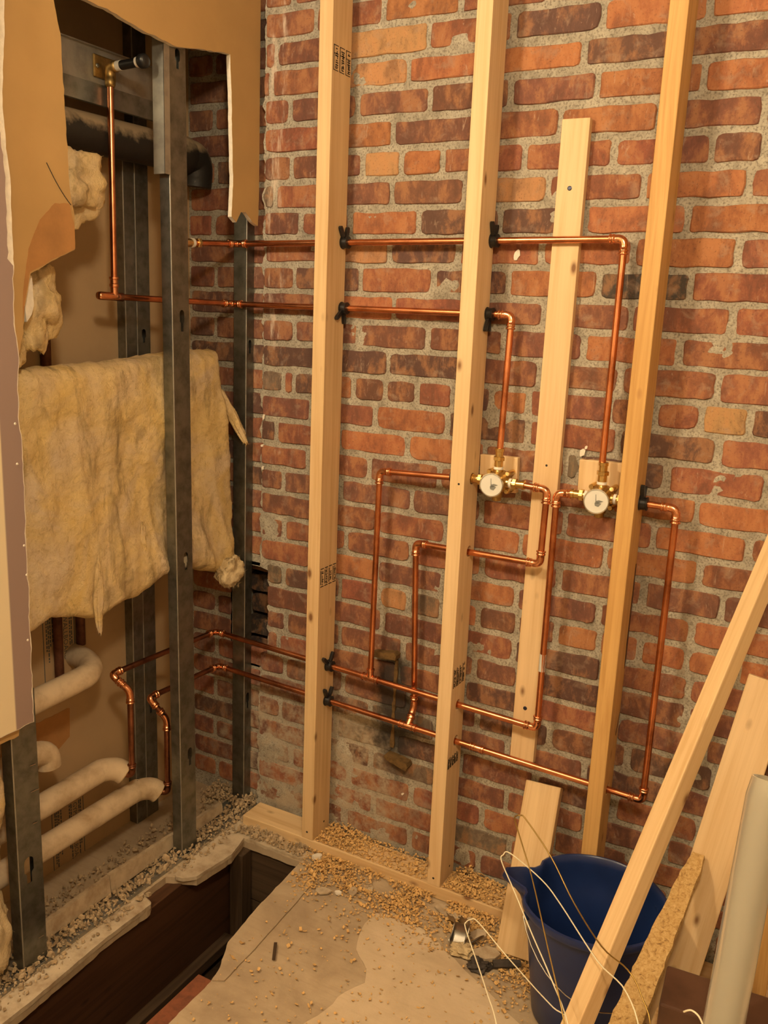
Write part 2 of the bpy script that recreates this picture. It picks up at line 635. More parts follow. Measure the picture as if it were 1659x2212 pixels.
# long crack line between two sheets of the subfloor: a narrow board set beside the hole
sh = [(.038, -.060), (.052, -.272), (.071, -.427), (.110, -.507), (.119, -.552), (.145, -.538), (.142, -.435), (.131, -.25), (.12, -.12)]
v, f = slabg([rag(sh, .02, .0015, 13)], .004, (0, 0, .0045), (1, 0, 0), (0, 1, 0), (0, 0, 1))
mk('plank', v, f, 'floor', floor)
v, f = boxg(.060, .30, -1.5, -.53, -.060, -.0225)
mk('plank', v, f, 'red_plank', floor)['label'] = 'worn red painted plank under the subfloor'

# ---- timber below the floor, seen down the hole
j = board('floor_joist', 'reddish brown floor joist below the open hole with a dark knot', 'joist', (-.222, -1.7, -.20), (-.222, -.05, -.20), .36, .04, 'joist', (0, 0, 1))
board('ledger', 'narrow wooden ledger strip nailed low on the reddish joist', 'ledger', (-.187, -1.7, -.315), (-.187, -.10, -.315), .032, .032, 'joist_grey', (0, 0, 1))
for i, (z, lab) in enumerate(((-.108, 'upper dark plank across the end of the floor hole'), (-.283, 'lower dark plank across the end of the floor hole'))):
    board('header_plank', lab, 'plank', (-.2025, -.030 + .004 * i, z), (.45, -.030 + .004 * i, z), .171, .038, 'joist_grey', (0, 0, 1), group='planks across the end of the hole')
board('corner_post', 'blackened upright in the far corner of the floor hole', 'post', (-.165, -.075, -.37), (-.165, -.075, -.022), .046, .046, 'joist_grey', (1, 0, 0))
v, f = boxg(-.60, 2.4, -3.2, .30, -.42, -.375)
setp(mk('trim_1', v, f, 'joist_grey', local=True), kind='structure')

# ---- rest of the room shell
for nm, b_ in (('ceiling', (-.62, 2.4, -3.2, .30, 2.62, 2.68)), ('wall_right', (2.4, 2.46, -3.2, .30, -.4, 2.62)), ('wall_front', (-.62, 2.4, -3.26, -3.2, -.4, 2.62))):
    v, f = boxg(*b_)
    setp(mk(nm, v, f, 'cream', local=True), kind='structure')
# old gypsum board at the back of the stud cavity
v, f = boxg(-.540, -.520, -3.2, .30, -.022, 2.62)
wl = setp(mk('wall_left', v, f, 'wallboard', local=True), kind='structure')


def textmesh(body, size):
    c = bpy.data.curves.new('t', 'FONT')
    c.body = body
    c.size = size
    c.resolution_u = 2
    o = bpy.data.objects.new('t', c)
    COL.objects.link(o)
    bpy.context.view_layer.update()
    me = bpy.data.meshes.new_from_object(o.evaluated_get(bpy.context.evaluated_depsgraph_get()))
    bpy.data.objects.remove(o, do_unlink=True)
    vs = [tuple(q.co) for q in me.vertices]
    fs = [list(p.vertices) for p in me.polygons]
    bpy.data.meshes.remove(me)
    return vs, fs


def place2d(vs, O, U, W_):
    O, U, W_ = V(O), V(U), V(W_)
    return [O + U * p[0] + W_ * p[1] for p in vs]


def rect2(u0, u1, w0, w1, O, U, W_, t=0.0006):
    """thin printed bar, slightly proud"""
    nn = V(U).cross(V(W_)).normalized()
    return slabg([[(u0, w0), (u1, w0), (u1, w1), (u0, w1)]], t, V(O) + nn * t, U, W_, nn)


def wallboard_print(O, L, H, big, off, parent):
    """boxed print that reads downwards; O = top left corner on the wall face"""
    U, W_ = V((0, 0, -1)), V((0, 1, 0))
    parts = [rect2(0, L, 0, .002, O, U, W_), rect2(0, L, H - .002, H, O, U, W_), rect2(L - .002, L, 0, H, O, U, W_)]
    r2 = random.Random(int(L * 1000))
    for w in (.010, .016, .022, .030, H - .012, H - .018, H - .046, H - .052):
        u = 0.004
        while u < L * r2.uniform(.6, .93):
            l = r2.uniform(.004, .014)
            parts.append(rect2(u, u + l, w, w + .0035, O, U, W_))
            u += l + .003
    v, f = merge(*parts)
    mk('printed_panel', v, f, 'blue_ink', parent)
    tv, tf = textmesh(big, .021)
    w = max(p[0] for p in tv)
    k = (L - .02) / w if w > L - .02 and off is None else 1.0
    tv = [(p[0] * k + (off if off is not None else .004), p[1], 0) for p in tv]
    v = place2d(tv, V(O) + V((.0008, 0, 0)) + W_ * (H - .038), U, W_)
    o = mk('lettering', v, tf, 'blue_ink', parent)
    o['label'] = 'vertical blue lettering GYPSUM WALLBOARD'


wallboard_print((-.520, -.454, .872), .32, .105, 'GYPSUM WALLBOARD', .058, wl)
wallboard_print((-.520, -.453, .175), .215, .112, 'GYPSUM WALLBOARD', None, wl)
v, f = slabg([rag([(-.60, .46), (-.376, .458), (-.38, .375), (-.446, .336), (-.60, .35)], .01, .004, 4)], .0008, (-.5192, 0, 0), (0, 1, 0), (0, 0, 1), (1, 0, 0))
mk('paper_scar', v, f, 'kraft_torn', wl)['label'] = 'torn brown paper scar'

# ---- brick wall: mortar bed, then every brick
XL = -.238


def mortar_y(x, z):
    low = max(0.0, min(1.0, (0.50 - z) / 0.35)) * max(0.0, min(1.0, (0.55 - x) / 0.5))
    n1 = noise.noise(V((x * 23, z * 23, 1.7))) * .0022 + noise.noise(V((x * 70, z * 70, 4.2))) * .0016
    n2 = max(0.0, noise.noise(V((x * 7.5, z * 11, 9.0))) - .28) * .012
    return .1088 + n1 - n2 - low * .0030


nx, nz = 205, 350
x0, x1, z0, z1 = XL, 1.40, -.02, 2.42
vs, fs = [], []
for j_ in range(nz + 1):
    for i in range(nx + 1):
        x = x0 + (x1 - x0) * i / nx
        z = z0 + (z1 - z0) * j_ / nz
        if i == 0:
            x += .012 * noise.noise(V((1.0, z * 22, 3.0))) + .008 * noise.noise(V((1.0, z * 60, 3.0))) + (.030 if .475 < z < .79 else 0)
        elif .475 < z < .79:
            x += .030 * max(0.0, 1 - i / 10)
        vs.append((x, mortar_y(x, z), z))
for j_ in range(nz):
    for i in range(nx):
        a = j_ * (nx + 1) + i
        fs.append([a, a + 1, a + nx + 2, a + nx + 1])
# left end face goes back to the recess; flat wall beyond the frame
edge = [j_ * (nx + 1) for j_ in range(nz + 1)]
k = len(vs)
for e in edge:
    vs.append((vs[e][0], .295 if .47 < vs[e][2] < .80 else .135, vs[e][2]))
for j_ in range(nz):
    fs.append([edge[j_], edge[j_ + 1], k + j_ + 1, k + j_])
g1 = (vs, fs)
g2 = merge(boxg(-.62, XL + .03, .130, .30, -.40, .475), boxg(-.62, XL + .03, .130, .30, .79, 2.62), boxg(-.62, -.36, .130, .30, .475, .79), boxg(-.36, XL + .08, .290, .30, .475, .79), boxg(-.365, -.355, .13, .30, .475, .79), boxg(-.36, XL + .07, .13, .30, .465, .477), boxg(-.36, XL + .07, .13, .30, .788, .80))
g3 = boxg(x1 - .01, 2.4, .112, .30, -.40, 2.62)
g4 = boxg(XL + .07, x1, .119, .30, -.40, 2.62)
v, f = merge(g1, g2, g3, g4)
wb = setp(mk('wall_back', v, f, 'mortar', local=True, smooth='auto'), kind='structure')

COURSES={
    0: ([-0.081, 0.115, 0.321], [1, 1, 0, 1]),
    1: ([-0.201, -0.023, 0.241, 0.455, 0.661, 0.883], [1, 2, 4, 1, 3, 0, 0]),
    2: ([-0.217, -0.051, 0.19, 0.422, 0.624, 0.831], [1, 1, 4, 0, 0, 3, 2]),
    3: ([-0.156, 0.049, 0.252, 0.46, 0.662, 0.887], [1, 2, 2, 2, 2, 0, 0]),
    4: ([-0.012, 0.155, 0.392, 0.583, 0.804, 1.012], [1, 0, 2, 1, 0, 2, 2]),
    5: ([-0.148, -0.028, 0.07, 0.182, 0.294, 0.402, 0.503, 0.622, 0.711, 0.811, 0.919, 1.024], [2, 2, 2, 4, 0, 1, 1, 1, 1, 1, 2, 2, 3]),
    6: ([-0.2, 0.007, 0.159, 0.358, 0.565, 0.785, 1.001], [6, 1, 2, 2, 4, 1, 0, 1]),
    7: ([-0.117, 0.037, 0.237, 0.454, 0.66, 0.884], [2, 1, 0, 3, 3, 0, 0]),
    8: ([-0.235, -0.031, 0.157, 0.349, 0.563, 0.777, 0.997], [6, 1, 4, 3, 1, 0, 0, 1]),
    9: ([-0.133, 0.076, 0.284, 0.484, 0.702, 0.906], [2, 3, 1, 3, 0, 5, 1]),
    10: ([-0.005, 0.177, 0.384, 0.578, 0.786, 1.0], [2, 0, 1, 2, 2, 1, 1]),
    11: ([-0.132, 0.075, 0.277, 0.483, 0.683, 0.898], [2, 2, 2, 2, 2, 0, 1]),
    12: ([-0.03, 0.166, 0.393, 0.58, 0.774, 0.99], [3, 3, 3, 2, 2, 1, 1]),
    13: ([-0.165, -0.129, -0.028, 0.064, 0.159, 0.254, 0.355, 0.46, 0.557, 0.632, 0.755, 0.861, 0.96, 1.063], [6, 1, 3, 0, 2, 2, 1, 3, 0, 1, 2, 2, 1, 4, 3]),
    14: ([-0.069, 0.132, 0.347, 0.562, 0.783, 1.004], [2, 1, 0, 3, 1, 3, 1]),
    15: ([-0.188, 0.021, 0.234, 0.452, 0.663, 0.694, 0.901, 1.112], [3, 1, 0, 0, 1, 6, 3, 1, 1]),
    16: ([-0.076, 0.12, 0.329, 0.549, 0.781, 0.974], [1, 1, 2, 2, 1, 0, 0]),
    17: ([-0.16, 0.033, 0.254, 0.455, 0.672, 0.884, 1.094], [2, 2, 2, 2, 1, 1, 0, 1]),
    18: ([-0.033, 0.154, 0.355, 0.566, 0.779, 0.998], [2, 1, 1, 0, 0, 0, 1]),
    19: ([-0.154, 0.055, 0.261, 0.465, 0.671, 0.877, 1.055], [2, 1, 2, 1, 1, 1, 2, 2]),
    20: ([-0.057, 0.156, 0.36, 0.566, 0.776, 0.996], [1, 0, 2, 0, 2, 1, 0]),
    21: ([-0.154, 0.041, 0.166, 0.258, 0.357, 0.463, 0.572, 0.675, 0.783, 0.883, 0.993, 1.102], [6, 3, 1, 4, 6, 0, 2, 2, 0, 1, 0, 0, 0]),
    22: ([-0.041, 0.181, 0.379, 0.569, 0.799, 1.003], [2, 2, 2, 1, 3, 1, 1]),
    23: ([-0.142, 0.046, 0.25, 0.464, 0.588, 0.805, 1.005], [2, 2, 2, 2, 2, 3, 2, 2]),
    24: ([-0.169, -0.005, 0.239, 0.436, 0.631, 0.847, 1.055], [2, 1, 2, 1, 3, 1, 2, 2]),
}

# brick colours: 0 orange, 1 red, 2 brown red, 3 dark brown, 4 tan, 5 near black, 6 grey brown
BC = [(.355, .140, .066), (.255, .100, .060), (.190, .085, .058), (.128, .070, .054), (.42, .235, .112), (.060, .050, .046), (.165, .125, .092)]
CH, ZT = .0706, 2.2296


def brick_geo(x0, x1, z0, z1, yf, yb, seed):
    r = random.Random(seed)
    rc = r.uniform(.005, .013)
    loop = []
    w, h = x1 - x0, z1 - z0
    nxs = max(2, int(w / .032))
    cs = [(r.uniform(.5, 1.5) * rc) for _ in range(4)]
    cs = [min(c, w * .35, h * .35) for c in cs]
    # bottom, right, top, left; jittered edges and knocked-off corners
    j = lambda a: r.uniform(-a, a)
    loop.append((x0 + cs[0], z0 + j(.001)))
    for i in range(1, nxs):
        loop.append((x0 + w * i / nxs, z0 + j(.0022)))
    loop.append((x1 - cs[1], z0 + j(.001)))
    loop.append((x1 - cs[1] * .25, z0 + cs[1] * .3))
    loop.append((x1 + j(.001), z0 + cs[1]))
    loop.append((x1 + j(.002), z0 + h * .5))
    loop.append((x1 + j(.001), z1 - cs[2]))
    loop.append((x1 - cs[2] * .25, z1 - cs[2] * .3))
    loop.append((x1 - cs[2], z1 + j(.001)))
    for i in range(1, nxs):
        loop.append((x1 - w * i / nxs, z1 + j(.0022)))
    loop.append((x0 + cs[3], z1 + j(.001)))
    loop.append((x0 + cs[3] * .25, z1 - cs[3] * .3))
    loop.append((x0 + j(.001), z1 - cs[3]))
    loop.append((x0 + j(.002), z0 + h * .5))
    loop.append((x0 + j(.001), z0 + cs[0]))
    loop.append((x0 + cs[0] * .25, z0 + cs[0] * .3))
    n = len(loop)
    cx, cz = (x0 + x1) / 2, (z0 + z1) / 2
    tx, tz = j(.006), j(.012)
    vs = []
    for u, q in loop:
        d = V((cx - u, 0, cz - q)).normalized() * .0028
        vs.append((u + d.x, yf + (u - cx) * tx + (q - cz) * tz, q + d.z))
    for u, q in loop:
        vs.append((u, yf + .0026, q))
    for u, q in loop:
        vs.append((u, yb, q))
    vs.append((cx + j(.02), yf - .0006, cz))
    fs = [[i, (i + 1) % n, 3 * n] for i in range(n)]
    for a in (0, n):
        for i in range(n):
            i2 = (i + 1) % n
            fs.append([a + i, a + n + i, a + n + i2, a + i2])
    return vs, fs


rb = random.Random(21)
rest = []
nb = 0


def frame_edge(z):
    return .985 + (2.3 - z) * .118 + .03


def add_brick(x0, x1, k, c, yf, yb, hx=.0075):
    global nb
    zc0 = ZT - CH * k
    gz = rb.uniform(.0062, .0095)
    g = brick_geo(x0 + hx + rb.uniform(-.002, .002), x1 - hx + rb.uniform(-.002, .002), zc0 + gz + rb.uniform(-.0015, .0015), zc0 + CH - gz + rb.uniform(-.0015, .0015),
                  yf + rb.uniform(-.0012, .0012), yb, k * 131 + int(x0 * 1000))
    if x0 > frame_edge(zc0 + .035) or zc0 > 2.36:
        rest.append(g)
        return
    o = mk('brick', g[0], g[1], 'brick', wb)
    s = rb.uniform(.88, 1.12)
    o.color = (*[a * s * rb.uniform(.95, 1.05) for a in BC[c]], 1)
    nb += 1


for k_ in range(-5, 32):
    if k_ in COURSES:
        js, cs = COURSES[k_]
        js, cs = list(js), list(cs)
    else:
        pool = [0, 1, 1, 0, 2, 2] if k_ < 0 else ([2, 1, 2, 3, 2, 6] if k_ < 29 else [1, 2, 1, 6, 2])
        js, x = [], XL + (.105 if k_ % 2 else .205) + rb.uniform(-.03, .02)
        while x < 1.3:
            js.append(x)
            x += rb.uniform(.198, .216)
        cs = [rb.choice(pool) for _ in range(len(js) + 1)]
    edges = [XL - .004 + (rb.uniform(.02, .032) if k_ in (21, 22, 23, 24) else 0)] + js
    cols = cs[:]
    while edges[-1] < 1.34:
        edges.append(edges[-1] + rb.uniform(.20, .214))
        if len(cols) < len(edges) - 1:
            cols.append(rb.choice([1, 2, 0, 1]))
    for a in range(len(edges) - 1):
        e0, e1 = edges[a], edges[a + 1]
        if e1 - e0 < .022:
            continue
        n_ = 1 if e1 - e0 < .275 else 2
        for q in range(n_):
            add_brick(e0 + (e1 - e0) * q / n_, e0 + (e1 - e0) * (q + 1) / n_, k_, cols[a], .105, .16)
    # recessed bricks inside the wall cavity
    x = -.520 - (.11 if k_ % 2 else 0)
    while x < XL + .02:
        xn = x + rb.uniform(.2, .212) * (0.5 if k_ % 6 == 5 else 1)
        a0, a1 = max(x, -.521), min(xn, XL + .03)
        if k_ in (21, 22, 23, 24):
            a1 = min(a1, -.355)
        if a1 - a0 > .035:
            add_brick(a0, a1, k_, rb.choice([1, 2, 2, 1, 3]), .126, .16)
        x = xn
for k_ in (21, 22, 23, 24, 25):                     # near-black bricks added to paint the shade of the broken-out pocket
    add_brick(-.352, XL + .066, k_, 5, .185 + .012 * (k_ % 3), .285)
v, f = merge(*rest)
o = mk('brick', v, f, 'brick', wb)
o.color = (*BC[1], 1)
o['kind'] = 'stuff'
for x, z, rx, rz in ((.702, 1.243, .006, .011), (.710, 1.256, .003, .005), (.503, 1.693, .007, .013), (-.232, 1.161, .004, .004), (-.228, 1.244, .003, .009), (-.229, 1.096, .003, .006), (.272, .212, .003, .003)):
    lp = rag(circle(x, z, 1.0, 12), .5, 0)
    lp = [(x + rx * (u - x) * (1 + .7 * noise.noise(V((u * 2.3, w * 2.3, 1)))) + rx * .4 * (w - z), z + rz * (w - z) * (1 + .3 * noise.noise(V((u * 7, w * 7, 2))))) for u, w in lp]
    v, f = slabg([lp], .004, (0, .1015, 0), (1, 0, 0), (0, 0, 1), (0, -1, 0))
    mk('plaster_splash', v, f, 'gypsum', wb)

# ================================================================== TIMBER FRAME
def stud(x, y0, y1, zb, zt, m, holes, label, lean=0.0, group=None, w=.038, name='wooden_stud'):
    loops = [[(y0, zb), (y1, zb), (y1, zt), (y0, zt)]] + [circle(a, b, r, 18) for a, b, r in holes]
    vs, fs = slabg(loops, w, (x + w, 0, 0), (0, 1, 0), (0, 0, 1), (1, 0, 0))
    vs = [V((p[0] + lean * (p[2] - 1.0), p[1], p[2])) for p in vs]
    o = mk(name, vs, fs, m, bevel=.002)
    return setp(o, label, 'stud', group)


S1, S2, S3, S4 = 0.0, .4094, .8200, 1.2264
HR = .0125
st1 = stud(S1, 0, .089, .038, 2.615, 'pine', [(.073, 1.7195, .0125), (.078, 1.555, .010), (.0556, .5663, .0135), (.0542, .4604, .0135)],
           'pale pine stud standing nearest the old metal studs, two ink stamps')
st2 = stud(S2, 0, .089, .038, 2.615, 'pine_pale', [(.0735, 1.7235, .0125), (.078, 1.555, .010), (.048, .5535, .0145), (.0495, .4505, .0145), (.058, .968, .0145), (.0495, 1.1555, .0145)],
           'pale pine stud between the two shower valves and the first stud')
st3 = stud(S3, 0, .089, .038, 2.615, 'fir_orange', [(.0500, 1.1520, .0165), (.042, .440, .0145)], 'orange-toned stud with rounded worn edges beside the bucket', .0044)
st4 = stud(S4, 0, .089, .038, 2.615, 'fir_orange', [], 'orange-toned stud half hidden behind the clear plastic tube')
pl = board('sill_plate', 'pine sill plate on the floor under the wooden studs', 'plate', (-.216, .0445, .0195), (2.0, .0445, .0195), .037, .089, 'pine', (0, 0, 1))
board('furring_strip', 'thin pine furring strip screwed flat to the brick between studs', 'board', (.619, .0955, .425), (.626, .0955, 1.985), .064, .020, 'pine_pale', (1, 0, 0), bevel=.0015)
fs_ = bpy.data.objects['furring_strip']


def dot(parent, c, d, r, m, name='screw_head', h=.0015):
    v, f = lathe(c, d, [(0, r), (h * .6, r), (h, r * .7)], 12)
    return mk(name, v, f, m, parent)


dot(fs_, (.624, .0855, 1.838), (0, -1, 0), .0052, 'screw')
dot(fs_, (.618, .0855, .573), (0, -1, 0), .0052, 'screw')
dot(fs_, (.6225, .0855, 1.205), (0, -1, 0), .0028, 'ink', 'nail_hole', .0006)
for s_, x in ((st1, S1), (st2, S2)):
    dot(s_, (x + .018, 0.0, .060), (0, -1, 0), .0032, 'ink', 'nail_hole', .0006)
    dot(s_, (x + .038, .06, .070), (1, 0, 0), .0032, 'ink', 'nail_hole', .0006)
dot(st2, (S2 + .024, 0.0, 1.148), (0, -1, 0), .0028, 'ink', 'nail_hole', .0006)


def stamp(parent, x, y0, y1, z0, z1, cols, seed, style):
    """grade stamp inked on a stud side: framed columns of blocky strokes that read along the grain"""
    O, U, W_ = V((x, 0, 0)), V((0, 1, 0)), V((0, 0, 1))
    r = random.Random(seed)
    parts = []
    cw = (y1 - y0) / cols
    for c in range(cols):
        a, b = y0 + cw * c + cw * .12, y0 + cw * (c + 1) - cw * .12
        if b > .0875:
            b = .0875
        if style == 'box':
            parts += [rect2(a, b, z1 - .0016, z1, O, U, W_), rect2(a, b, z0, z0 + .0016, O, U, W_), rect2(a, a + .002, z0, z1, O, U, W_), rect2(a, b, (z0 * .35 + z1 * .65), (z0 * .35 + z1 * .65) + .0014, O, U, W_)]
            lo, hi = z0 + .005, z1 - .004
        elif style == 'bar':
            parts += [rect2(a, b, z1 - .0024, z1, O, U, W_), rect2(a, b, z0, z0 + .0024, O, U, W_), rect2(a, a + .003, z0 + .007, z1 - .006, O, U, W_)]
            lo, hi = z0 + .006, z1 - .006
        else:
            lo, hi = z0, z1
            parts += [rect2(a, a + .003, lo, hi, O, U, W_)]
        z = lo
        while z < hi - .004:
            h = r.uniform(.0016, .003)
            if r.random() < .85:
                parts.append(rect2(a + (b - a) * r.uniform(.3, .5), b - (b - a) * r.uniform(0, .25), z, z + h, O, U, W_))
            if r.random() < .5:
                u = a + (b - a) * r.uniform(.4, .85)
                parts.append(rect2(u, u + .002, z, z + r.uniform(.005, .009), O, U, W_))
            z += h + r.uniform(.0012, .003)
    v, f = merge(*parts)
    mk('ink_stamp', v, f, 'ink', parent)['label'] = 'black inked grade stamp'


stamp(st1, .0382, .003, .088, 2.115, 2.172, 3, 3, 'box')
stamp(st1, .0382, .004, .088, .808, .861, 4, 5, 'bar')
stamp(st2, S2 + .0382, .006, .080, .612, .664, 4, 8, 'block')
stamp(st2, S2 + .0382, .004, .070, .385, .415, 5, 9, 'block')

# bark edge on the orange stud
for lp in ([(.080, 1.00), (.087, 1.00), (.0875, .86), (.087, .76), (.080, .74), (.074, .80), (.077, .90)], [(.062, .58), (.084, .625), (.085, .618), (.064, .572)]):
    v, f = slabg([rag(lp, .01, .002, 2)], .0012, (S3 + .0388, 0, 0), (0, 1, 0), (0, 0, 1), (1, 0, 0))
    v = [V((p[0] + .0044 * (p[2] - 1.0), p[1], p[2])) for p in v]
    mk('bark_streak', v, f, 'joist', st3)['label'] = 'dark bark left on the edge'

# mounting blocks behind the valves
board('mounting_block', 'square pine block on the brick behind the valve beside the second stud', 'block', (.500, .0975, 1.125), (.498, .0975, 1.214), .100, .018, 'pine_pale', (1, 0, -.03), group=None)
board('mounting_block', 'square pine block on the brick behind the valve by the orange stud', 'block', (.760, .0975, 1.135), (.758, .0975, 1.230), .115, .018, 'pine_pale', (1, 0, -.03), group=None)

# ================================================================== COPPER PIPEWORK
PR = .0079


def arc_corner(a, c, b, T=.015, n=7):
    a, c, b = V(a), V(c), V(b)
    u, w = (a - c).normalized(), (b - c).normalized()
    p, q = c + u * T, c + w * T
    pts = []
    for i in range(n + 1):
        t = i / n
        pts.append(p * (1 - t) ** 2 + c * 2 * t * (1 - t) + q * t * t)
    # blend of the quadratic with a rounder arc
    return u, w, pts


def elbow(run, a, c, b, m='copper_fitting', r=.0096):
    u, w, pts = arc_corner(a, c, b)
    c = V(c)
    lead = [.034, .033, .0305, .030, .027, .0265, .023, .0225]
    rl = [r + .0002, r + .0022, r + .0022, r, r, r + .0014, r + .0014, r]
    path = [c + u * t for t in lead] + pts + [c + w * t for t in reversed(lead)]
    rad = rl + [r] * len(pts) + rl[::-1]
    v, f = tubeg(path, rad, 14)
    mk('elbow', v, f, m, run, smooth=True)


def coupling(run, c, d, m='copper_fitting', L=.019, r=.0094):
    prof = []
    for t, k in ((-1, .2), (-.97, 2.2), (-.85, 2.2), (-.82, 0), (-.62, 0), (-.58, 1.4), (-.42, 1.4), (-.38, 0), (0, .3), (.38, 0), (.42, 1.4), (.58, 1.4), (.62, 0), (.82, 0), (.85, 2.2), (.97, 2.2), (1, .2)):
        prof.append((t * L, r + k * .001))
    v, f = lathe(c, d, prof, 14)
    mk('coupling', v, f, m, run, smooth='auto')


def pipe(run, a, b, m='copper', r=PR):
    v, f = tubeg([a, V(a).lerp(V(b), .5), b], r, 16)
    mk('pipe', v, f, m, run, smooth='auto')


def runs(name, label, lines, cat='pipe', mats=None, old=()):
    """lines: polylines of corner points; every inner corner gets an elbow fitting"""
    t = thing(name, label, cat, lines[0][0])
    for li, ln in enumerate(lines):
        for i in range(len(ln) - 1):
            a, b = V(ln[i]), V(ln[i + 1])
            d = (b - a).normalized()
            a2 = a + d * (.020 if i > 0 else 0)
            b2 = b - d * (.020 if i < len(ln) - 2 else 0)
            if (b2 - a2).dot(d) > .004:
                pipe(t, a2, b2, (mats or {}).get((li, i), 'copper'))
        for i in range(1, len(ln) - 1):
            elbow(t, ln[i - 1], ln[i], ln[i + 1], 'copper_old' if (li, i) in old else 'copper_fitting')
    return t


def nut(run, c, d, r=.014, L=.006, m='brass', name='hex_nut'):
    v, f = lathe(c, d, [(-L, r * .9), (-L * .8, r), (L * .8, r), (L, r * .9)], 6)
    mk(name, v, f, m, run)


V1, V2 = V((.514, .050, 1.157)), V((.769, .050, 1.152))
# upper run to the second valve
p1 = runs('copper_pipe_run', 'topmost copper water pipe from the cavity to the valve by the orange stud', [
    [(-.312, -.125, 1.703), (-.303, .073, 1.716), (.762, .073, 1.727), (V2.x - .004, .052, V2.z + .082)]])
for t_, r_, m_, nm in ((-.004, .0108, 'brass', 'brass_adapter'), (.020, .0122, 'white_tape', 'thread_tape')):
    v, f = lathe(V((-.312, -.125, 1.703)) + V((.0009, .0198, .0013)) * (t_ / .02), V((.009, .198, .013)), [(-.022 if m_ == 'brass' else 0, r_), (.02 if m_ == 'brass' else .007, r_), (.024 if m_ == 'brass' else .008, r_ * .9)], 16)
    mk(nm, v, f, m_, p1, smooth='auto')
nut(p1, (-.309, -.080, 1.706), (.045, 1, .06), .0125)
# run that feeds the first valve from the shower arm outlet in the cavity
p2 = runs('copper_pipe_run', 'copper water pipe from the tall riser in the cavity to the second stud valve', [
    [(-.385, -.312, 1.560), (-.322, .078, 1.555), (.510, .078, 1.555), (V1.x, .052, V1.z + .080)],
    [(-.385, -.305, 1.575), (-.388, -.298, 2.055)]])
v, f = tubeg([(-.3925, -.352, 1.561), (-.3915, -.346, 1.561), (-.385, -.305, 1.560), (-.3815, -.283, 1.5597)], [.0085, .0105, .0098, .0112], 14)
mk('tee', v, f, 'copper_fitting', p2, smooth=True)
v, f = lathe((-.385, -.305, 1.560), (0, 0, 1), [(0, .0096), (.022, .0096), (.024, .0116), (.030, .0116), (.032, .0098), (.040, .0098), (.042, .0118), (.047, .0118), (.048, .009)], 14)
mk('tee_branch', v, f, 'copper_fitting', p2, smooth='auto')
# lower pair
p3 = runs('copper_pipe_run', 'upper one of the two low copper feed pipes with a riser to the first valve', [
    [(-.360, -.364, .309), (-.325, -.345, .300), (-.325, -.345, .545), (-.371, -.365, .588), (-.371, .062, .578), (.666, .045, .547), (.666, .047, V2.z - .003), (V2.x - .060, .050, V2.z)],
    [(.180, .053, .580), (.184, .053, 1.143), (V1.x - .055, .0495, V1.z - .002)]], mats={(0, 0): 'copper_old', (0, 1): 'copper_old', (0, 2): 'copper_old', (0, 3): 'copper_old'}, old=((0, 1),))
p4 = runs('copper_pipe_run', 'lowest copper feed pipe ending in a riser beyond the orange stud', [
    [(-.352, -.243, .196), (-.318, -.215, .188), (-.318, -.215, .415), (-.35, -.25, .483), (-.357, .060, .470), (.941, .040, .437), (.941, .047, V2.z - .002), (V2.x + .052, .050, V2.z)],
    [(.303, .055, .462), (.305, .080, .497), (.291, .070, .962), (.640, .042, .971), (.642, .046, V1.z - .003), (V1.x + .060, .050, V1.z)]], mats={(0, 0): 'copper_old', (0, 1): 'copper_old', (0, 2): 'copper_old', (0, 3): 'copper_old'}, old=((0, 1),))


def tee(run, c, d, up):
    coupling(run, c, d, L=.026)
    v, f = lathe(c, up, [(.003, .0094), (.021, .0094), (.0225, .0112), (.028, .0112), (.029, .0095)], 14)
    mk('tee_branch', v, f, 'copper_fitting', run, smooth='auto')


d3 = (V((.666, .045, .547)) - V((-.371, .062, .578))).normalized()
d4 = (V((.941, .040, .437)) - V((-.357, .060, .470))).normalized()
tee(p3, V((-.371, .062, .578)) + d3 * .551, d3, (0, 0, 1))
tee(p4, V((-.357, .060, .470)) + d4 * .661, d4, (.06, .58, .80))
coupling(p4, V((-.357, .060, .470)) + d4 * .868, d4)
for q, (a, b) in enumerate((((.663, .047, .79), p3),)):
    v, f = tubeg([V((.666, .0462, .70)) + V((-.0004, -.0003, 0)), V((.666, .0465, .745)) + V((-.0004, -.0003, 0))], PR + .0006, 12)
    mk('pipe_sticker', v, f, 'label', b, smooth='auto')

# drop ear elbow, tape and capped black nipple for the shower arm
de = thing('shower_arm_outlet', 'brass drop ear elbow with taped black nipple on the metal strap', 'pipe fitting', (-.395, -.297, 2.05))
c0 = V((-.392, -.297, 2.082))
v, f = tubeg([(-.388, -.298, 2.040), (-.388, -.298, 2.046), (-.388, -.298, 2.058), (-.388, -.298, 2.059), (-.3885, -.298, 2.070), (-.386, -.298, 2.080), (-.378, -.2975, 2.084), (-.366, -.297, 2.0845)],
             [.010, .0122, .0122, .0105, .0115, .0125, .0125, .013], 16)
mk('elbow_body', v, f, 'brass_cast', de, smooth=True)
v, f = slabg([[(-.332, 2.058), (-.262, 2.058), (-.262, 2.108), (-.332, 2.108)]], .006, (-.4035, 0, 0), (0, 1, 0), (0, 0, 1), (1, 0, 0))
mk('ear_plate', v, f, 'brass_cast', de, bevel=.003)
for y in (-.322, -.272):
    dot(de, (-.4035, y, 2.083), (1, 0, 0), .005, 'galv', 'screw_head', .003)
for a, b, r, m_, nm in ((-.367, -.352, .0112, 'white_tape', 'thread_tape'), (-.353, -.302, .0105, 'black_plastic', 'nipple'), (-.304, -.292, .0112, 'white_tape', 'thread_tape')):
    v, f = lathe((a, -.297, 2.0845 + (a + .366) * .05), (1, 0, .05), [(0, r), (b - a, r)], 16)
    mk(nm, v, f, m_, de, smooth='auto')
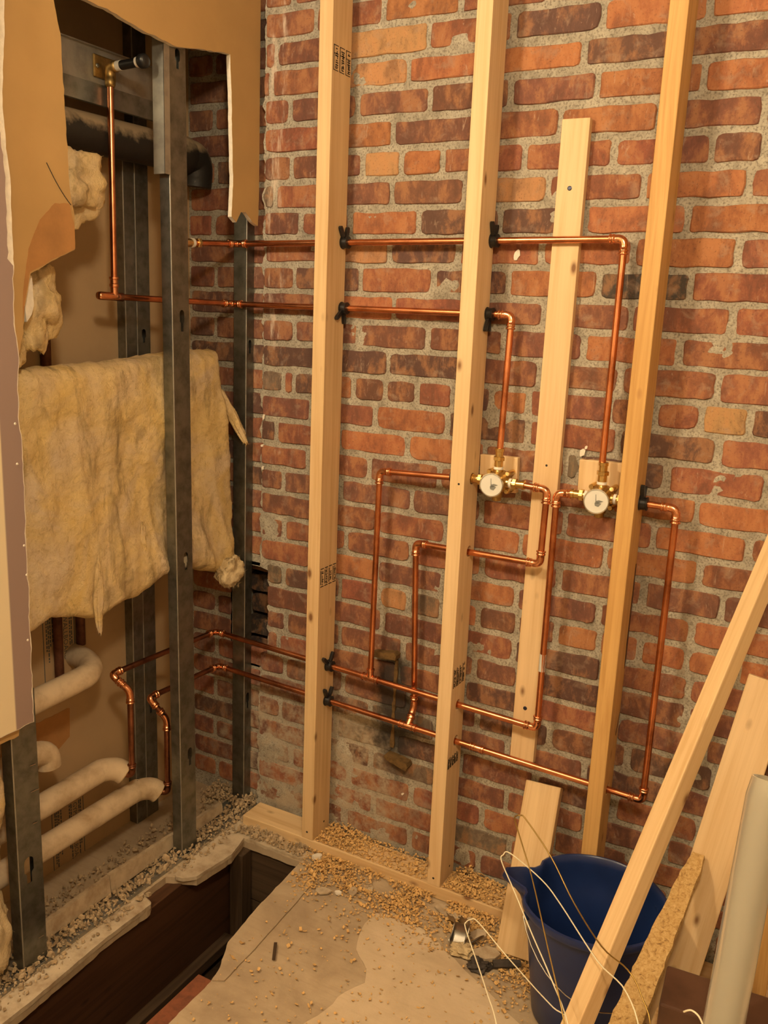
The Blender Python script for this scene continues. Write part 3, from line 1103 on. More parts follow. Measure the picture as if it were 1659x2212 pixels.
v, f = lathe((-.295, -.297, 2.088), (1, 0, .05), [(0, .0135), (.004, .016), (.016, .016), (.021, .012), (.023, .004)], 16)
mk('cap', v, f, 'black_plastic', de, smooth='auto')

# ---- black stud bushings with wings
cl_n = [0]


def bushing(x, y, z, label, side=1, up=1, spread=(-.5, .45), parts_=True):
    t = thing('pipe_bushing', label, 'bushing', (x, y, z), 'black plastic bushings on the studs')
    v, f = lathe((x - .003 * side, y, z), (side, 0, 0), [(0, .0165), (.005, .0165), (.006, .0148), (.017, .0140), (.018, .0155), (.021, .0155), (.022, .0105)], 18)
    mk('collar', v, f, 'black_plastic', t, smooth='auto')
    for a, L in zip(spread, (.034, .030)):
        d = V((0, math.sin(a), math.cos(a) * up))
        c = V((x + .006 * side, y, z)) + d * .011
        sd = V((0, d.z, -d.y))
        vs = []
        for t_, w in ((0, .0042), (L * .75, .0052), (L * .95, .004), (L, .0018)):
            for k in ((-1, -.004), (1, -.004), (1, .004), (-1, .004)):
                vs.append(c + d * t_ + sd * (w * k[0]) + V((k[1], 0, 0)))
        fs = [[0, 1, 2, 3][::-1], [12, 13, 14, 15]]
        for q in range(3):
            for k in range(4):
                fs.append([q * 4 + k, q * 4 + (k + 1) % 4, q * 4 + 4 + (k + 1) % 4, q * 4 + 4 + k])
        mk('wing', vs, fs, 'black_plastic', t)
    return t


bushing(S1 + .038, .073, 1.7195, 'black winged bushing at the topmost pipe on the first wooden stud', spread=(-.55, .35))
bushing(S2 + .038, .0735, 1.7235, 'black winged bushing at the topmost pipe on the second wooden stud', spread=(-.35, .45))
bushing(S1 + .038, .076, 1.555, 'black bushing with drooping wings at the second pipe on the first wooden stud', up=-1, spread=(-.9, .15))
bushing(S2 + .038, .076, 1.555, 'black bushing beside the elbow above the first valve, wings drooping', up=-1, spread=(-.45, .1))
bushing(S1 + .038, .0553, .5657, 'black winged bushing at the upper low pipe on the first wooden stud', spread=(-.8, .5))
bushing(S1 + .038, .0538, .4599, 'black winged bushing at the lowest pipe on the first wooden stud', spread=(-.45, .55))
bushing(S3 + .0387, .0492, 1.1513, 'black winged bushing on the orange stud beside the valve', spread=(-.25, .45))
bushing(S2, .0495, 1.1555, 'black bushing flush on the second stud at the riser from the low pipe', side=-1, spread=(1.45, 1.65))


# ---- shower valves
def valve(c, label, tilt):
    t = thing('shower_valve', label, 'valve', c)
    v, f = lathe(c + V((0, .038, 0)), (0, -1, 0), [(0, .020), (.006, .024), (.018, .028), (.034, .029), (.046, .027), (.054, .0235), (.058, .023)], 22)
    mk('body', v, f, 'brass_cast', t, smooth='auto')
    # ports: left, right, top with hex nuts, plug below
    for d, L, nm in (((-1, 0, 0), .040, 'inlet'), ((1, 0, 0), .040, 'inlet'), ((0, 0, 1), .052, 'outlet')):
        d = V(d)
        v, f = lathe(c, d, [(.018, .0125), (.030, .0125), (.031, .0105), (L, .0105), (L + .001, .0125), (L + .009, .0125), (L + .010, .0098), (L + .022, .0098), (L + .023, .0115), (L + .030, .0115), (L + .031, .009)], 16)
        p = mk(nm, v, f, 'brass', t, smooth='auto')
        v, f = lathe(c + d * .031, d, [(0, .0118), (.006, .0118)], 14)
        mk('thread_tape', v, f, 'white_tape', p, smooth='auto')
        v, f = lathe(c + d * (L + .001), d, [(-.001, .0125), (0, .0142), (.008, .0142), (.009, .0125)], 6)
        mk('hex_nut', v, f, 'brass', p)
    v, f = lathe(c, (0, 0, -1), [(.022, .015), (.036, .015), (.037, .012), (.046, .011), (.048, .008)], 14)
    mk('plug', v, f, 'brass_cast', t, smooth='auto')
    for sx in (-1, 1):
        for sz in (-1, 1):
            v, f = lathe(c + V((.024 * sx, .045, .022 * sz)), (0, -1, 0), [(0, .0065), (.044, .0065), (.047, .005)], 12)
            mk('stop_screw', v, f, 'brass', t, smooth='auto')
    # thermometer dial in a bright ring
    g = c + V((0, -.022, -.001))
    d = V((tilt, -1, 0)).normalized()
    v, f = lathe(g, d, [(0, .0245), (.014, .0265), (.024, .0290), (.028, .0290), (.0285, .0270), (.0262, .0262)], 32)
    ring = mk('dial_ring', v, f, 'chrome', t, smooth='auto')
    v, f = lathe(g + d * .0255, d, [(0, .0262), (.0012, .0262)], 32)
    mk('dial_face', v, f, 'dial', ring)
    a = d.cross(V((0, 0, 1))).normalized() * -1
    O = g + d * .0268
    up = V((0, 0, 1))
    nn = d
    for lp, m_, nm in (([(-.0012, -.001), (.0004, -.001), (-.001, .016), (-.0022, .016)], 'dial_dark', 'needle'),
                       ([(-.003, -.006), (.004, -.004), (.0165, .0015), (.006, .0035), (-.001, .001)], 'dial_dark', 'pointer'),
                       ([(-.002, -.010), (.006, -.012), (.012, -.004), (.004, -.001), (-.003, -.004)], 'dial_dark', 'dial_mark')):
        v, f = slabg([lp], .0005, O + d * .0006, a, up, nn)
        mk(nm, v, f, m_, ring)
    return t


valve(V1, 'brass shower mixing valve with round dial fixed beside the second stud', .12)
valve(V2, 'brass shower mixing valve with round dial fixed beside the orange stud', .12)

# ================================================================== LEFT WALL
def keyhole(y, z, w=.016, h=.032):
    lp = []
    for i in range(9):
        a = math.pi * i / 8
        lp.append((y + w / 2 * math.cos(a), z + h * .3 + w / 2 * math.sin(a)))
    lp += [(y - w / 2, z - h * .1), (y - w * .27, z - h * .2), (y - w * .27, z - h * .6), (y + w * .27, z - h * .6), (y + w * .27, z - h * .2), (y + w / 2, z - h * .1)]
    return lp[::-1]


def metal_stud(x, y0, y1, zb, zt, depth, keys, label, lean=0.0, ys=0.0):
    """flat-laid steel channel: web towards the room, flanges and lips behind"""
    t = .0012
    ym = (y0 + y1) / 2
    a = slabg([[(y0, zb), (y1, zb), (y1, zt), (y0, zt)]] + [keyhole(k[0], k[1], *(k[2:] or ())) for k in keys], t, (x, 0, 0), (0, 1, 0), (0, 0, 1), (1, 0, 0))
    b = boxg(x - depth, x - t, y0, y0 + t, zb, zt)
    c = boxg(x - depth, x - t, y1 - t, y1, zb, zt)
    d = boxg(x - depth, x - depth + t, y0 + t, y0 + .009, zb, zt)
    e = boxg(x - depth, x - depth + t, y1 - .009, y1 - t, zb, zt)
    # bright glint along the fold is an added bead of lighter metal, below
    v, f = merge(a, b, c, d, e)
    v = [V((p[0], p[1] + lean * (p[2] - 1.0), p[2])) for p in v]
    o = setp(mk('metal_stud', v, f, 'galv'), label, 'metal stud', None)
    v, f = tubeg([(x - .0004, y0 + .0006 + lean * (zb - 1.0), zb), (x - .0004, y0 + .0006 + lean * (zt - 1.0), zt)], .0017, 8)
    mk('edge_glint', v, f, 'galv_light', o, smooth='auto')['label'] = 'lighter bead painted as the glint along the fold'
    return o


msA = metal_stud(-.262, -.230, -.168, .002, 2.61, .032, [(-.194, 1.511, .017, .05), (-.194, .881, .016, .045), (-.19, .305, .018, .05), (-.196, 2.115, .017, .04)],
                 'grey steel stud standing alone in front of the hanging insulation', -.0095)
metal_stud(-.282, .0905, .1250, .002, 2.61, .044, [(.108, 1.44, .014, .034), (.108, .36, .014, .05)], 'grey steel stud in the corner against the brick wall')
msD = metal_stud(-.262, -.767, -.700, .002, .70, .034, [(-.738, .267, .026, .06)], 'grey steel stud stub below the mauve drywall with staples')
metal_stud(-.490, -.120, -.070, .002, 2.61, .030, [(-.095, 1.46), (-.095, .37, .015, .05)], 'dark steel stud against the old wallboard at the back of the cavity')
metal_stud(-.490, -.162, -.122, .002, 1.96, .030, [], 'second dark steel stud doubled beside the one at the back wallboard')
# staples and nail tips in the stub
for z, L in ((.520, .016), (.455, .022), (.375, .013), (.075, .014)):
    v, f = tubeg([(-.2605, -.724, z), (-.2595, -.724 + L, z - .001)], .0009, 6)
    mk('staple', v, f, 'chrome', msD)
# overlapping sleeve at the top of the lone stud
v, f = merge(boxg(-.296, -.2605, -.2555, -.2535, 1.85, 2.20), boxg(-.2622, -.2608, -.2555, -.236, 1.85, 2.20))
mk('sleeve', v, f, 'galv_light', msA)

# bottom track under the steel studs
v, f = merge(boxg(-.335, -.252, -1.6, .128, .0, .0016), boxg(-.2535, -.252, -1.6, .104, .0016, .010), boxg(-.335, -.3335, -1.6, .128, .0016, .014))
setp(mk('floor_track', v, f, 'galv_light'), 'dusty steel floor track under the steel studs', 'track')

# galvanised strap that carries the shower arm
v, f = merge(boxg(-.4115, -.4095, -.76, -.075, 2.045, 2.122), boxg(-.4095, -.4035, -.76, -.075, 2.0435, 2.0455), boxg(-.4095, -.400, -.76, -.075, 2.1215, 2.1235))
setp(mk('backing_strap', v, f, 'galv_light'), 'wide galvanised strap across the top of the wall opening', 'strap')
v, f = merge(boxg(-.4125, -.402, -.76, -.075, 1.998, 2.0435))
setp(mk('backing_channel', v, f, 'galv'), 'dark steel channel right below the wide galvanised strap', 'channel')

# ---- drywall layers with ragged edges
tan = [(-1.6, .60), (-.757, .612), (-.75, 1.0), (-.735, 1.40), (-.705, 1.441), (-.694, 1.478), (-.684, 1.543), (-.669, 1.598), (-.603, 1.63), (-.552, 1.652), (-.549, 1.709), (-.559, 1.783),
       (-.564, 1.917), (-.569, 2.069), (-.583, 2.128), (-.588, 2.195), (-.504, 2.153), (-.428, 2.151), (-.345, 2.14), (-.225, 2.134), (-.143, 2.15), (-.025, 2.167), (-.019, 2.079), (-.012, 1.856),
       (-.018, 1.777), (.002, 1.765), (.021, 1.793), (.041, 1.795), (.072, 1.773), (.096, 1.765), (.100, 1.84), (.1, 2.61), (-1.6, 2.61)]
lp = rag(tan, .012, .0025, 6, skip=(30, 31, 32))
X0 = -.2615
v, f = slabg([lp], .0118, (X0 + .0118, 0, 0), (0, 1, 0), (0, 0, 1), (1, 0, 0))
dw = setp(mk('drywall_sheet', v, f, 'gypsum'), 'tan paper faced drywall sheet with a ragged opening cut in it', 'drywall')
lp2 = [(y + .0012 * noise.noise(V((y * 90, z * 90, 2))), z + .0012 * noise.noise(V((y * 90, z * 90, 7)))) for y, z in lp]
v, f = slabg([lp2], .0008, (X0 + .0127, 0, 0), (0, 1, 0), (0, 0, 1), (1, 0, 0))
mk('paper_face', v, f, 'kraft', dw)['label'] = 'smooth tan paper face'
tp = [(-.5505, 1.655), (-.5505, 1.705), (-.562, 1.745), (-.60, 1.742), (-.64, 1.705), (-.672, 1.645), (-.690, 1.56), (-.694, 1.50), (-.686, 1.545), (-.671, 1.600), (-.603, 1.633)]
v, f = slabg([rag(tp, .01, .002, 8)], .0006, (X0 + .0132, 0, 0), (0, 1, 0), (0, 0, 1), (1, 0, 0))
mk('torn_paper', v, f, 'kraft_torn', dw)['label'] = 'darker area where the paper is torn off'
v, f = slabg([rag([(-.665, 1.600), (-.650, 1.592), (-.648, 1.535), (-.655, 1.515), (-.668, 1.50), (-.672, 1.54)], .008, .002, 3)], .011, (-.268, 0, 0), (0, 1, 0), (0, 0, 1), (1, 0, 0))
mk('gypsum_flake', v, f, 'gypsum', dw)['label'] = 'white gypsum core hanging from the torn edge'
pts = [V((X0 + .0145, -.585 + .062 * t + .012 * math.sin(t * 3), 1.815 - .075 * t ** 1.1)) for t in [i / 8 for i in range(9)]]
pts = [V((X0 + .0135, -.618 + .060 * t, 1.818 - .075 * t + .012 * t * (1 - t) * -2)) for t in [i / 8 for i in range(9)]]
v, f = tubeg(pts, .0008, 6)
mk('pencil_line', v, f, 'ink', dw)['label'] = 'thin dark curved line'

mau = [(-3.2, .64), (-.726, .636), (-.723, 1.017), (-.721, 1.25), (-.727, 1.311), (-.719, 1.442), (-.725, 1.497), (-.721, 1.622), (-.718, 1.76), (-.725, 1.827), (-.727, 1.926), (-.715, 2.03), (-.712, 2.087), (-.70, 2.3), (-.70, 2.61), (-3.2, 2.61)]
lp = rag(mau, .012, .0028, 15, skip=(14, 15))
v, f = slabg([lp], .0136, (-.2352, 0, 0), (0, 1, 0), (0, 0, 1), (1, 0, 0))
dm = setp(mk('drywall_sheet', v, f, 'gypsum'), 'outer drywall painted mauve and cream with a broken edge', 'drywall')
lp2 = []
for y, z in lp:
    if y > -1.0:
        y = y - .0025 - .0035 * max(0, noise.noise(V((3, z * 25, 2)))) - (.010 + .006 * noise.noise(V((5, z * 30, 2))) if z > 1.62 else 0)
    if z < .66:
        z += .002
    lp2.append((y, z))
v, f = slabg([lp2], .0010, (-.2342, 0, 0), (0, 1, 0), (0, 0, 1), (1, 0, 0))
mk('paint_face', v, f, 'painted', dm)['label'] = 'mauve paint beside cream paint'
for y, z in ((-.737, 1.298), (-.737, 1.215), (-.730, 1.04), (-.7275, .975), (-.733, .83)):
    v, f = lathe((-.2342, y, z), (1, 0, 0), [(0, .0028), (.0012, .002)], 10)
    mk('screw_pop', v, f, 'gypsum', dm)

# drywall offcuts standing in the track
for y0, y1, h0, h1, lab in ((-.70, -.455, .058, .062, 'dirty drywall strip in the track beside the steel stub, broken end'), (-.452, .012, .064, .042, 'dirty drywall strip in the track running behind the lone steel stud')):
    lp = rag([(y0, .0145), (y1, .0145), (y1, h1), (y0, h0)], .015, .0025, int(y0 * 100))
    v, f = slabg([lp], .012, (-.303, 0, 0), (0, 1, 0), (0, 0, 1), (1, 0, 0))
    v = [V((p[0] - (p[2] - .03) * .12, p[1], p[2])) for p in v]
    setp(mk('drywall_strip', v, f, 'plaster'), lab, 'drywall strip', 'drywall strips in the track')


def smooth_path(pts, n=6):
    P_ = [V(p) for p in pts]
    out = []
    for i in range(len(P_) - 1):
        p0, p1_, p2_, p3_ = P_[max(i - 1, 0)], P_[i], P_[i + 1], P_[min(i + 2, len(P_) - 1)]
        for q in range(n):
            t = q / n
            out.append(.5 * ((2 * p1_) + (p2_ - p0) * t + (2 * p0 - 5 * p1_ + 4 * p2_ - p3_) * t * t + (3 * p1_ - p0 - 3 * p2_ + p3_) * t ** 3))
    out.append(P_[-1])
    return out


# ---- mineral wool
def wool(name, label, cat, y0, y1, top, bot, xf, thick, m, ny=70, nz=60, seed=0, amp=.012, parent=None, rgt=None, lft=None, group=None, fold=1.0, curl=.02):
    """soft slab hanging in the wall: top(y), bot(y) give its outline, displaced front and back"""
    vs, fs = [], []
    for side in (0, 1):
        for j in range(nz + 1):
            t = j / nz
            for i in range(ny + 1):
                s = i / ny
                zmid = bot((y0 + y1) / 2) * (1 - t) + top((y0 + y1) / 2) * t
                a = y0 if lft is None else lft(zmid)
                b = y1 if rgt is None else rgt(zmid)
                y = a + (b - a) * s
                z = bot(y) * (1 - t) + top(y) * t
                e = min(s, 1 - s) * (b - a)
                e2 = min(t, 1 - t) * (top(y) - bot(y))
                em = min(e, e2)
                k = min(1.0, em / .035)
                round_ = math.sqrt(max(0, 1 - (1 - k) ** 2))
                n1 = fbm((0.3 + seed, y, z), 5, 3) * amp * 1.3 + fbm((1.3 + seed, y * 1.3, z * .45), 13, 3) * amp * .45 + fbm((2.0 + seed, y * .7, z * 1.6), 75, 3) * amp * .20
                crease = -abs(noise.noise(V((seed, y * 11 + z * 2, z * 2.2)))) ** .6 * amp * .9 * fold * (1.2 - t)
                n1 += crease + amp * .5
                if side == 0:
                    x = xf - thick * .5 * (1 - round_) + n1 * round_ + curl * (1 - t) ** 3
                else:
                    x = xf - thick + thick * .5 * (1 - round_) - .3 * n1 * round_
                jy = noise.noise(V((z * 45, y * 45, 5.5 + seed))) * .004
                jz = noise.noise(V((y * 45, z * 45, 8.5 + seed))) * .004
                w = 1 if em < .02 else .4
                vs.append((x, y + jy * w, z + jz * w))
    st = (ny + 1) * (nz + 1)
    for side in (0, 1):
        for j in range(nz):
            for i in range(ny):
                a = side * st + j * (ny + 1) + i
                q = [a, a + 1, a + ny + 2, a + ny + 1]
                fs.append(q if side == 0 else q[::-1])
    rim = [i for i in range(ny + 1)] + [j * (ny + 1) + ny for j in range(1, nz + 1)] + [nz * (ny + 1) + i for i in range(ny - 1, -1, -1)] + [j * (ny + 1) for j in range(nz - 1, 0, -1)]
    for a, b in zip(rim, rim[1:] + rim[:1]):
        fs.append([a, a + st, b + st, b])
    o = mk(name, vs, fs, m, parent, smooth=True)
    if label:
        setp(o, label, cat, group)
    return o, vs


def lerp_tab(tab):
    def g(y):
        if y <= tab[0][0]:
            return tab[0][1]
        for (a, za), (b, zb) in zip(tab, tab[1:]):
            if y <= b:
                return za + (zb - za) * (y - a) / (b - a)
        return tab[-1][1]
    return g


def fibres(vs, n, seed, L=.012, parent=None, m='wool_pale', sel=None):
    r = random.Random(seed)
    V_, F_ = [], []
    cand = [p for p in vs if (sel is None or sel(p))]
    for _ in range(n):
        p = V(r.choice(cand))
        d = V((r.uniform(.1, 1), r.uniform(-1, 1), r.uniform(-1, .6))).normalized()
        l = r.uniform(.4, 1) * L
        s = d.cross(V((.3, .5, .8))).normalized() * .00035
        q = p + d * l * .6 + V((0, r.uniform(-1, 1), r.uniform(-1, 1))) * l * .2
        e = p + d * l
        k = len(V_)
        V_ += [p - s - d * .002, p + s - d * .002, q + s, q - s, e]
        F_ += [[k, k + 1, k + 2, k + 3], [k + 3, k + 2, k + 4]]
    o = mk('loose_fibres', V_, F_, m, parent)
    o['kind'] = 'stuff'
    return o


btop = lerp_tab([(-.9, 1.40), (-.66, 1.400), (-.50, 1.402), (-.38, 1.408), (-.2, 1.422), (-.1, 1.430), (.10, 1.432)])
bbot = lerp_tab([(-.9, .80), (-.66, .800), (-.60, .822), (-.52, .80), (-.45, .775), (-.40, .80), (-.32, .80), (-.24, .835), (-.19, .83), (-.12, .835), (-.04, .80), (.04, .775), (.10, .775)])
brgt = lerp_tab([(.75, .078), (.85, .082), (.96, .076), (1.1, .062), (1.17, .054), (1.31, .032), (1.43, .008)])
wb_o, wvs = wool('insulation_batt', 'large yellow mineral wool batt hanging behind the lone steel stud', 'insulation', -.90, .08, btop, bbot, -.312, .085, 'wool', 150, 96, 1, .013, rgt=brgt, fold=1.5)
fibres(wvs, 1500, 3, .012, wb_o, 'wool_pale', sel=lambda p: p[1] > -.75)


def lump(name, label, cat, c, r3, m, seed, amp=.35, parent=None, n=26, group=None, fl=0, fs_=1.5):
    vs, fs = [], []
    for j in range(n + 1):
        th = math.pi * j / n
        for i in range(2 * n):
            ph = math.pi * i / n
            d = V((math.sin(th) * math.cos(ph), math.sin(th) * math.sin(ph), math.cos(th)))
            k = 1 + amp * (fbm(d + V((seed, 0, 0)), fs_, 3)) + amp * .10 * noise.noise((d + V((seed, 3, 0))) * 9)
            vs.append(V(c) + V((d.x * r3[0], d.y * r3[1], d.z * r3[2])) * k)
    for j in range(n):
        for i in range(2 * n):
            i2 = (i + 1) % (2 * n)
            fs.append([j * 2 * n + i, (j + 1) * 2 * n + i, (j + 1) * 2 * n + i2, j * 2 * n + i2])
    o = mk(name, vs, fs, m, parent, smooth=True)
    if label:
        setp(o, label, cat, group)
    if fl:
        fibres(vs, fl, seed + 5, .010, o, m)
    return o


lump('torn_tuft', None, None, (-.290, .030, .792), (.032, .050, .046), 'wool_pale', 3.3, .28, wb_o, 40)['label'] = 'pale fluffy torn tuft at the lower corner'
fibres([V((-.287 + rnd.uniform(-.02, .02), .028 + .045 * math.cos(a), .794 + .042 * math.sin(a))) for a in [i * .1 for i in range(63)]], 1500, 9, .018, wb_o, 'wool_pale')
# twisted hanging flap and wisps on the batt front
for c_, r3, sd, lab in (((-.297, -.470, .850), (.010, .013, .085), 3.1, 'pale strip of facing that hangs torn'), ((-.300, -.312, .945), (.007, .009, .050), 4.6, 'small torn crease of facing'),
                        ((-.296, -.196, .955), (.012, .014, .045), 9.3, 'wisp beside the steel stud')):
    o = lump('torn_flap', None, None, c_, r3, 'wool', sd, .4, wb_o, 20, fs_=1.3, fl=90)
    o['label'] = lab
sc = lump('insulation_scrap', 'grey scrap of mineral wool dangling from the batt edge against the corner steel stud', 'insulation', (0, 0, 0), (.012, .014, .078), 'wool', 2.6, .45, None, 22, fs_=1.4, fl=200)
_a, _b = V((-.306, .026, 1.288)), V((-.268, .088, 1.150))
sc.matrix_basis = Matrix.Translation((_a + _b) / 2) @ (_a - _b).to_track_quat('Z', 'Y').to_matrix().to_4x4() @ Matrix.Translation((0, 0, -.078)) @ Matrix.Translation((0, 0, .010))
lump('insulation_piece', 'yellow mineral wool bulging from behind the tan drywall under the black pipe', 'insulation', (-.322, -.485, 1.795), (.045, .085, .075), 'wool', 1.7, .45, fl=200)
lump('insulation_piece', 'ragged yellow mineral wool hanging under the torn white gypsum edge', 'insulation', (-.325, -.600, 1.535), (.038, .062, .085), 'wool', 7.9, .5, fl=200)
lump('insulation_piece', 'small dark mineral wool scrap above the left end of the batt', 'insulation', (-.33, -.665, 1.44), (.03, .04, .04), 'wool', 2.2, .4)
lump('insulation_piece', 'yellow mineral wool stuffed beside the steel stub, upper lump', 'insulation', (-.303, -.838, .43), (.040, .062, .17), 'wool', 5.1, .35, fl=120)
lump('insulation_piece', 'pale crumpled mineral wool at the foot of the steel stub', 'insulation', (-.301, -.828, .142), (.042, .050, .120), 'wool_pale', 8.8, .4, fl=120)


# ---- cast iron drain and insulated pipes inside the wall
dr = thing('drain_pipe', 'fat black cast iron drain pipe dusty on top', 'pipe', (-.4435, -.9, 1.88))
v, f = tubeg(smooth_path([(-.4435, -1.2, 1.933), (-.4435, -.5, 1.936), (-.4435, -.02, 1.943)]), .046, 24)
mk('pipe', v, f, 'cast_iron', dr, smooth='auto')
v, f = lathe((-.4435, -.03, 1.943), (0, 1, 0), [(0, .047), (.012, .049), (.055, .049), (.062, .045)], 24)
mk('collar', v, f, 'cast_iron', dr, smooth='auto')
v, f = tubeg(smooth_path([(-.4435, .02, 1.943), (-.443, .056, 1.941), (-.4455, .072, 1.926), (-.449, .077, 1.90), (-.452, .078, 1.87)]), [.045] * 20 + [.044] * 5, 24)
mk('bend', v, f, 'cast_iron', dr, smooth='auto')

for lab, pts, ring in (('white insulated pipe that turns into the back wallboard', [(-.385, -.95, .585), (-.385, -.60, .598), (-.385, -.462, .604), (-.391, -.425, .606), (-.418, -.392, .607), (-.465, -.365, .607), (-.521, -.352, .607)], None),
                       ('short white insulated pipe elbow beside the steel stub', [(-.385, -.95, .452), (-.385, -.66, .460), (-.385, -.605, .460), (-.383, -.575, .446), (-.382, -.570, .415)], None),
                       ('white insulated pipe above the lowest one with a yellow open end', [(-.385, -.95, .308), (-.385, -.60, .314), (-.384, -.435, .321), (-.378, -.395, .323), (-.362, -.365, .316), (-.346, -.352, .303)], 1),
                       ('lowest white insulated pipe with a yellow open end', [(-.385, -.95, .195), (-.380, -.60, .201), (-.372, -.315, .210), (-.365, -.277, .211), (-.352, -.245, .203), (-.338, -.232, .190)], 1)):
    t = thing('insulated_pipe', lab, 'pipe', pts[0], None)
    P_ = smooth_path(pts)
    v, f = tubeg(P_, [.0305 + .0008 * noise.noise(V((i * .7, pts[0][2] * 9, 0))) for i in range(len(P_))], 20)
    mk('jacket', v, f, 'wool_pipe', t, smooth='auto')
    if ring:
        d = (P_[-1] - P_[-2]).normalized()
        v, f = lathe(P_[-1] - d * .004, d, [(0, .029), (.006, .0285), (.0075, .024), (.0075, .011)], 20)
        mk('open_end', v, f, 'wool', t, smooth='auto')['label'] = 'yellow wool core at the cut end'
for lab, y, za, zb in (('old brown pipe upright behind the batt, long', -.416, .560, 1.75), ('old brown pipe upright behind the batt, short', -.339, .634, 1.30)):
    v, f = tubeg([(-.507, y, za), (-.507, y, zb)], .0122, 14)
    setp(mk('brown_pipe', v, f, 'brown_pipe', smooth='auto'), lab, 'pipe', 'old brown pipes')

# ================================================================== FLOOR AND CORNER CLUTTER
# ---- rusty stubs of an old bracket in the brick
for c, a, lab in (((.205, .098, .625), .06, 'rusty iron stub sticking out of the sooty brick, upper'), ((.258, .096, .318), -.25, 'rusty iron stub sticking out of the sooty brick, lower')):
    lp = rag([(-.038, .004), (.030, .012), (.038, .004), (.034, -.010), (-.030, -.010), (-.040, -.004)], .008, .002, int(c[2] * 100))
    ca, sa = math.cos(a), math.sin(a)
    lp = [(u * ca - w * sa, u * sa + w * ca) for u, w in lp]
    v, f = slabg([lp], .05, (c[0], c[1] - .018, c[2]), (1, 0, 0), (0, 0, 1), (0, -1, 0))
    setp(mk('iron_stub', v, f, 'rust'), lab, 'iron stub', 'rusty stubs in the brick')
lp = rag([(.225, .345), (.236, .345), (.237, .61), (.228, .61)], .012, .004, 2)  # black stained groove between the stubs, added as a thin proud strip
v, f = slabg([lp], .010, (0, .1025, 0), (1, 0, 0), (0, 0, 1), (0, -1, 0))
setp(mk('stain_strip', v, f, 'rust'), 'thin rusty strip added for the black stained groove between the two stubs', 'stain strip')

# ---- leaning short board behind the bucket
board('pine_offcut', 'short pine board leaning on the brick behind the blue bucket', 'board', (.702, -.098, .003), (.684, .0935, .376), .092, .030, 'pine', (1, .02, 0))

# ---- bucket
BX, BY = .9007, -.1914
bk = thing('bucket', 'blue plastic bucket with a pouring lip', 'bucket', (BX, BY, .003))


def bucket_ring(r, z, lip, seg=56):
    out = []
    for k in range(seg):
        th = 2 * math.pi * k / seg
        dth = (th - math.radians(183) + math.pi) % (2 * math.pi) - math.pi
        e = lip * math.exp(-(dth / .17) ** 4) - lip * .30 * math.exp(-((abs(dth) - .36) / .12) ** 2)
        out.append(V((BX + (r + e) * math.cos(th), BY + (r + e) * math.sin(th), z)))
    return out


rows = [(.112, .003, 0), (.116, .008, 0), (.126, .09, 0), (.142, .215, .004), (.149, .260, .016), (.153, .283, .036), (.162, .286, .042), (.165, .294, .044), (.163, .3025, .044), (.158, .304, .043), (.1545, .301, .042),
        (.151, .283, .038), (.146, .260, .015), (.139, .215, .003), (.136, .210, .002), (.123, .09, 0), (.110, .010, 0)]
vs, fs = [], []
for r, z, l in rows:
    vs += bucket_ring(r, z, l)
sg = 56
for i in range(len(rows) - 1):
    for k in range(sg):
        k2 = (k + 1) % sg
        fs.append([i * sg + k, i * sg + k2, (i + 1) * sg + k2, (i + 1) * sg + k])
fs.append(list(range(sg))[::-1])
fs.append([(len(rows) - 1) * sg + k for k in range(sg)])
mk('shell', vs, fs, 'bucket', bk, smooth='auto')
for th in (math.radians(215), math.radians(35)):
    c = V((BX + .147 * math.cos(th), BY + .147 * math.sin(th), .262))
    v, f = lathe(c, (math.cos(th), math.sin(th), 0), [(0, .010), (.007, .010), (.009, .007)], 14)
    mk('handle_boss', v, f, 'bucket', bk, smooth='auto')
pts = []
for i in range(21):
    a = math.pi * i / 20
    e = V((math.cos(math.radians(215)), math.sin(math.radians(215)), 0))
    s = V((math.cos(math.radians(305)), math.sin(math.radians(305)), 0))
    pts.append(V((BX, BY, .262)) + e * (.158 * math.cos(a)) + s * (.160 * math.sin(a)) * .98 + V((0, 0, -.12 * math.sin(a))))
v, f = tubeg(pts, .0016, 8)
mk('wire_handle', v, f, 'chrome', bk, smooth='auto')

# ---- leaning timber in the corner
a, b = V((.981, -.578, .325)), V((1.159, .070, 1.125))
d = (b - a).normalized()
lo = a - d * (a.z / d.z)
hi = a + d * ((.086 - a.y) / d.y)
L1 = board('pine_stick', 'long square pine stick leaning on the brick in front of the bucket', 'stick', lo + d * .024, hi, .038, .038, 'pine', V((.78, -.62, 0)))
a0, b0 = V((1.064, -.150, .008)), V((1.176, .0905, .783))
board('pine_board', 'wide pine board leaning on the brick beside the clear plastic tube', 'board', a0, b0, .092, .034, 'pine_pale', (1, .05, 0))
a, b = V((1.092, -.053, .392)), V((1.043, -.437, .230))
d = (b - a).normalized()
e = b + d * ((b.z - .012) / -d.z)
# broken chipboard strip: ragged outline extruded, leaning on the wide board
L = (e - a).length
U = (e - a).normalized()
side = V((1, .10, .15)); side = (side - U * side.dot(U)).normalized()
nrm = side.cross(U)
if nrm.y > 0:
    nrm = -nrm
lp = rag([(0, -.014), (.06, -.022), (.16, -.024), (.20, -.028), (.46, -.032), (.60, -.012), (L, -.006), (L, .030), (.46, .028), (.20, .020), (.03, .016), (0, .012)], .012, .003, 31)
v, f = slabg([lp], .014, a + nrm * .012, U, side, nrm)
setp(mk('chipboard_strip', v, f, 'chipboard'), 'broken chipboard strip leaning on the wide pine board', 'board')
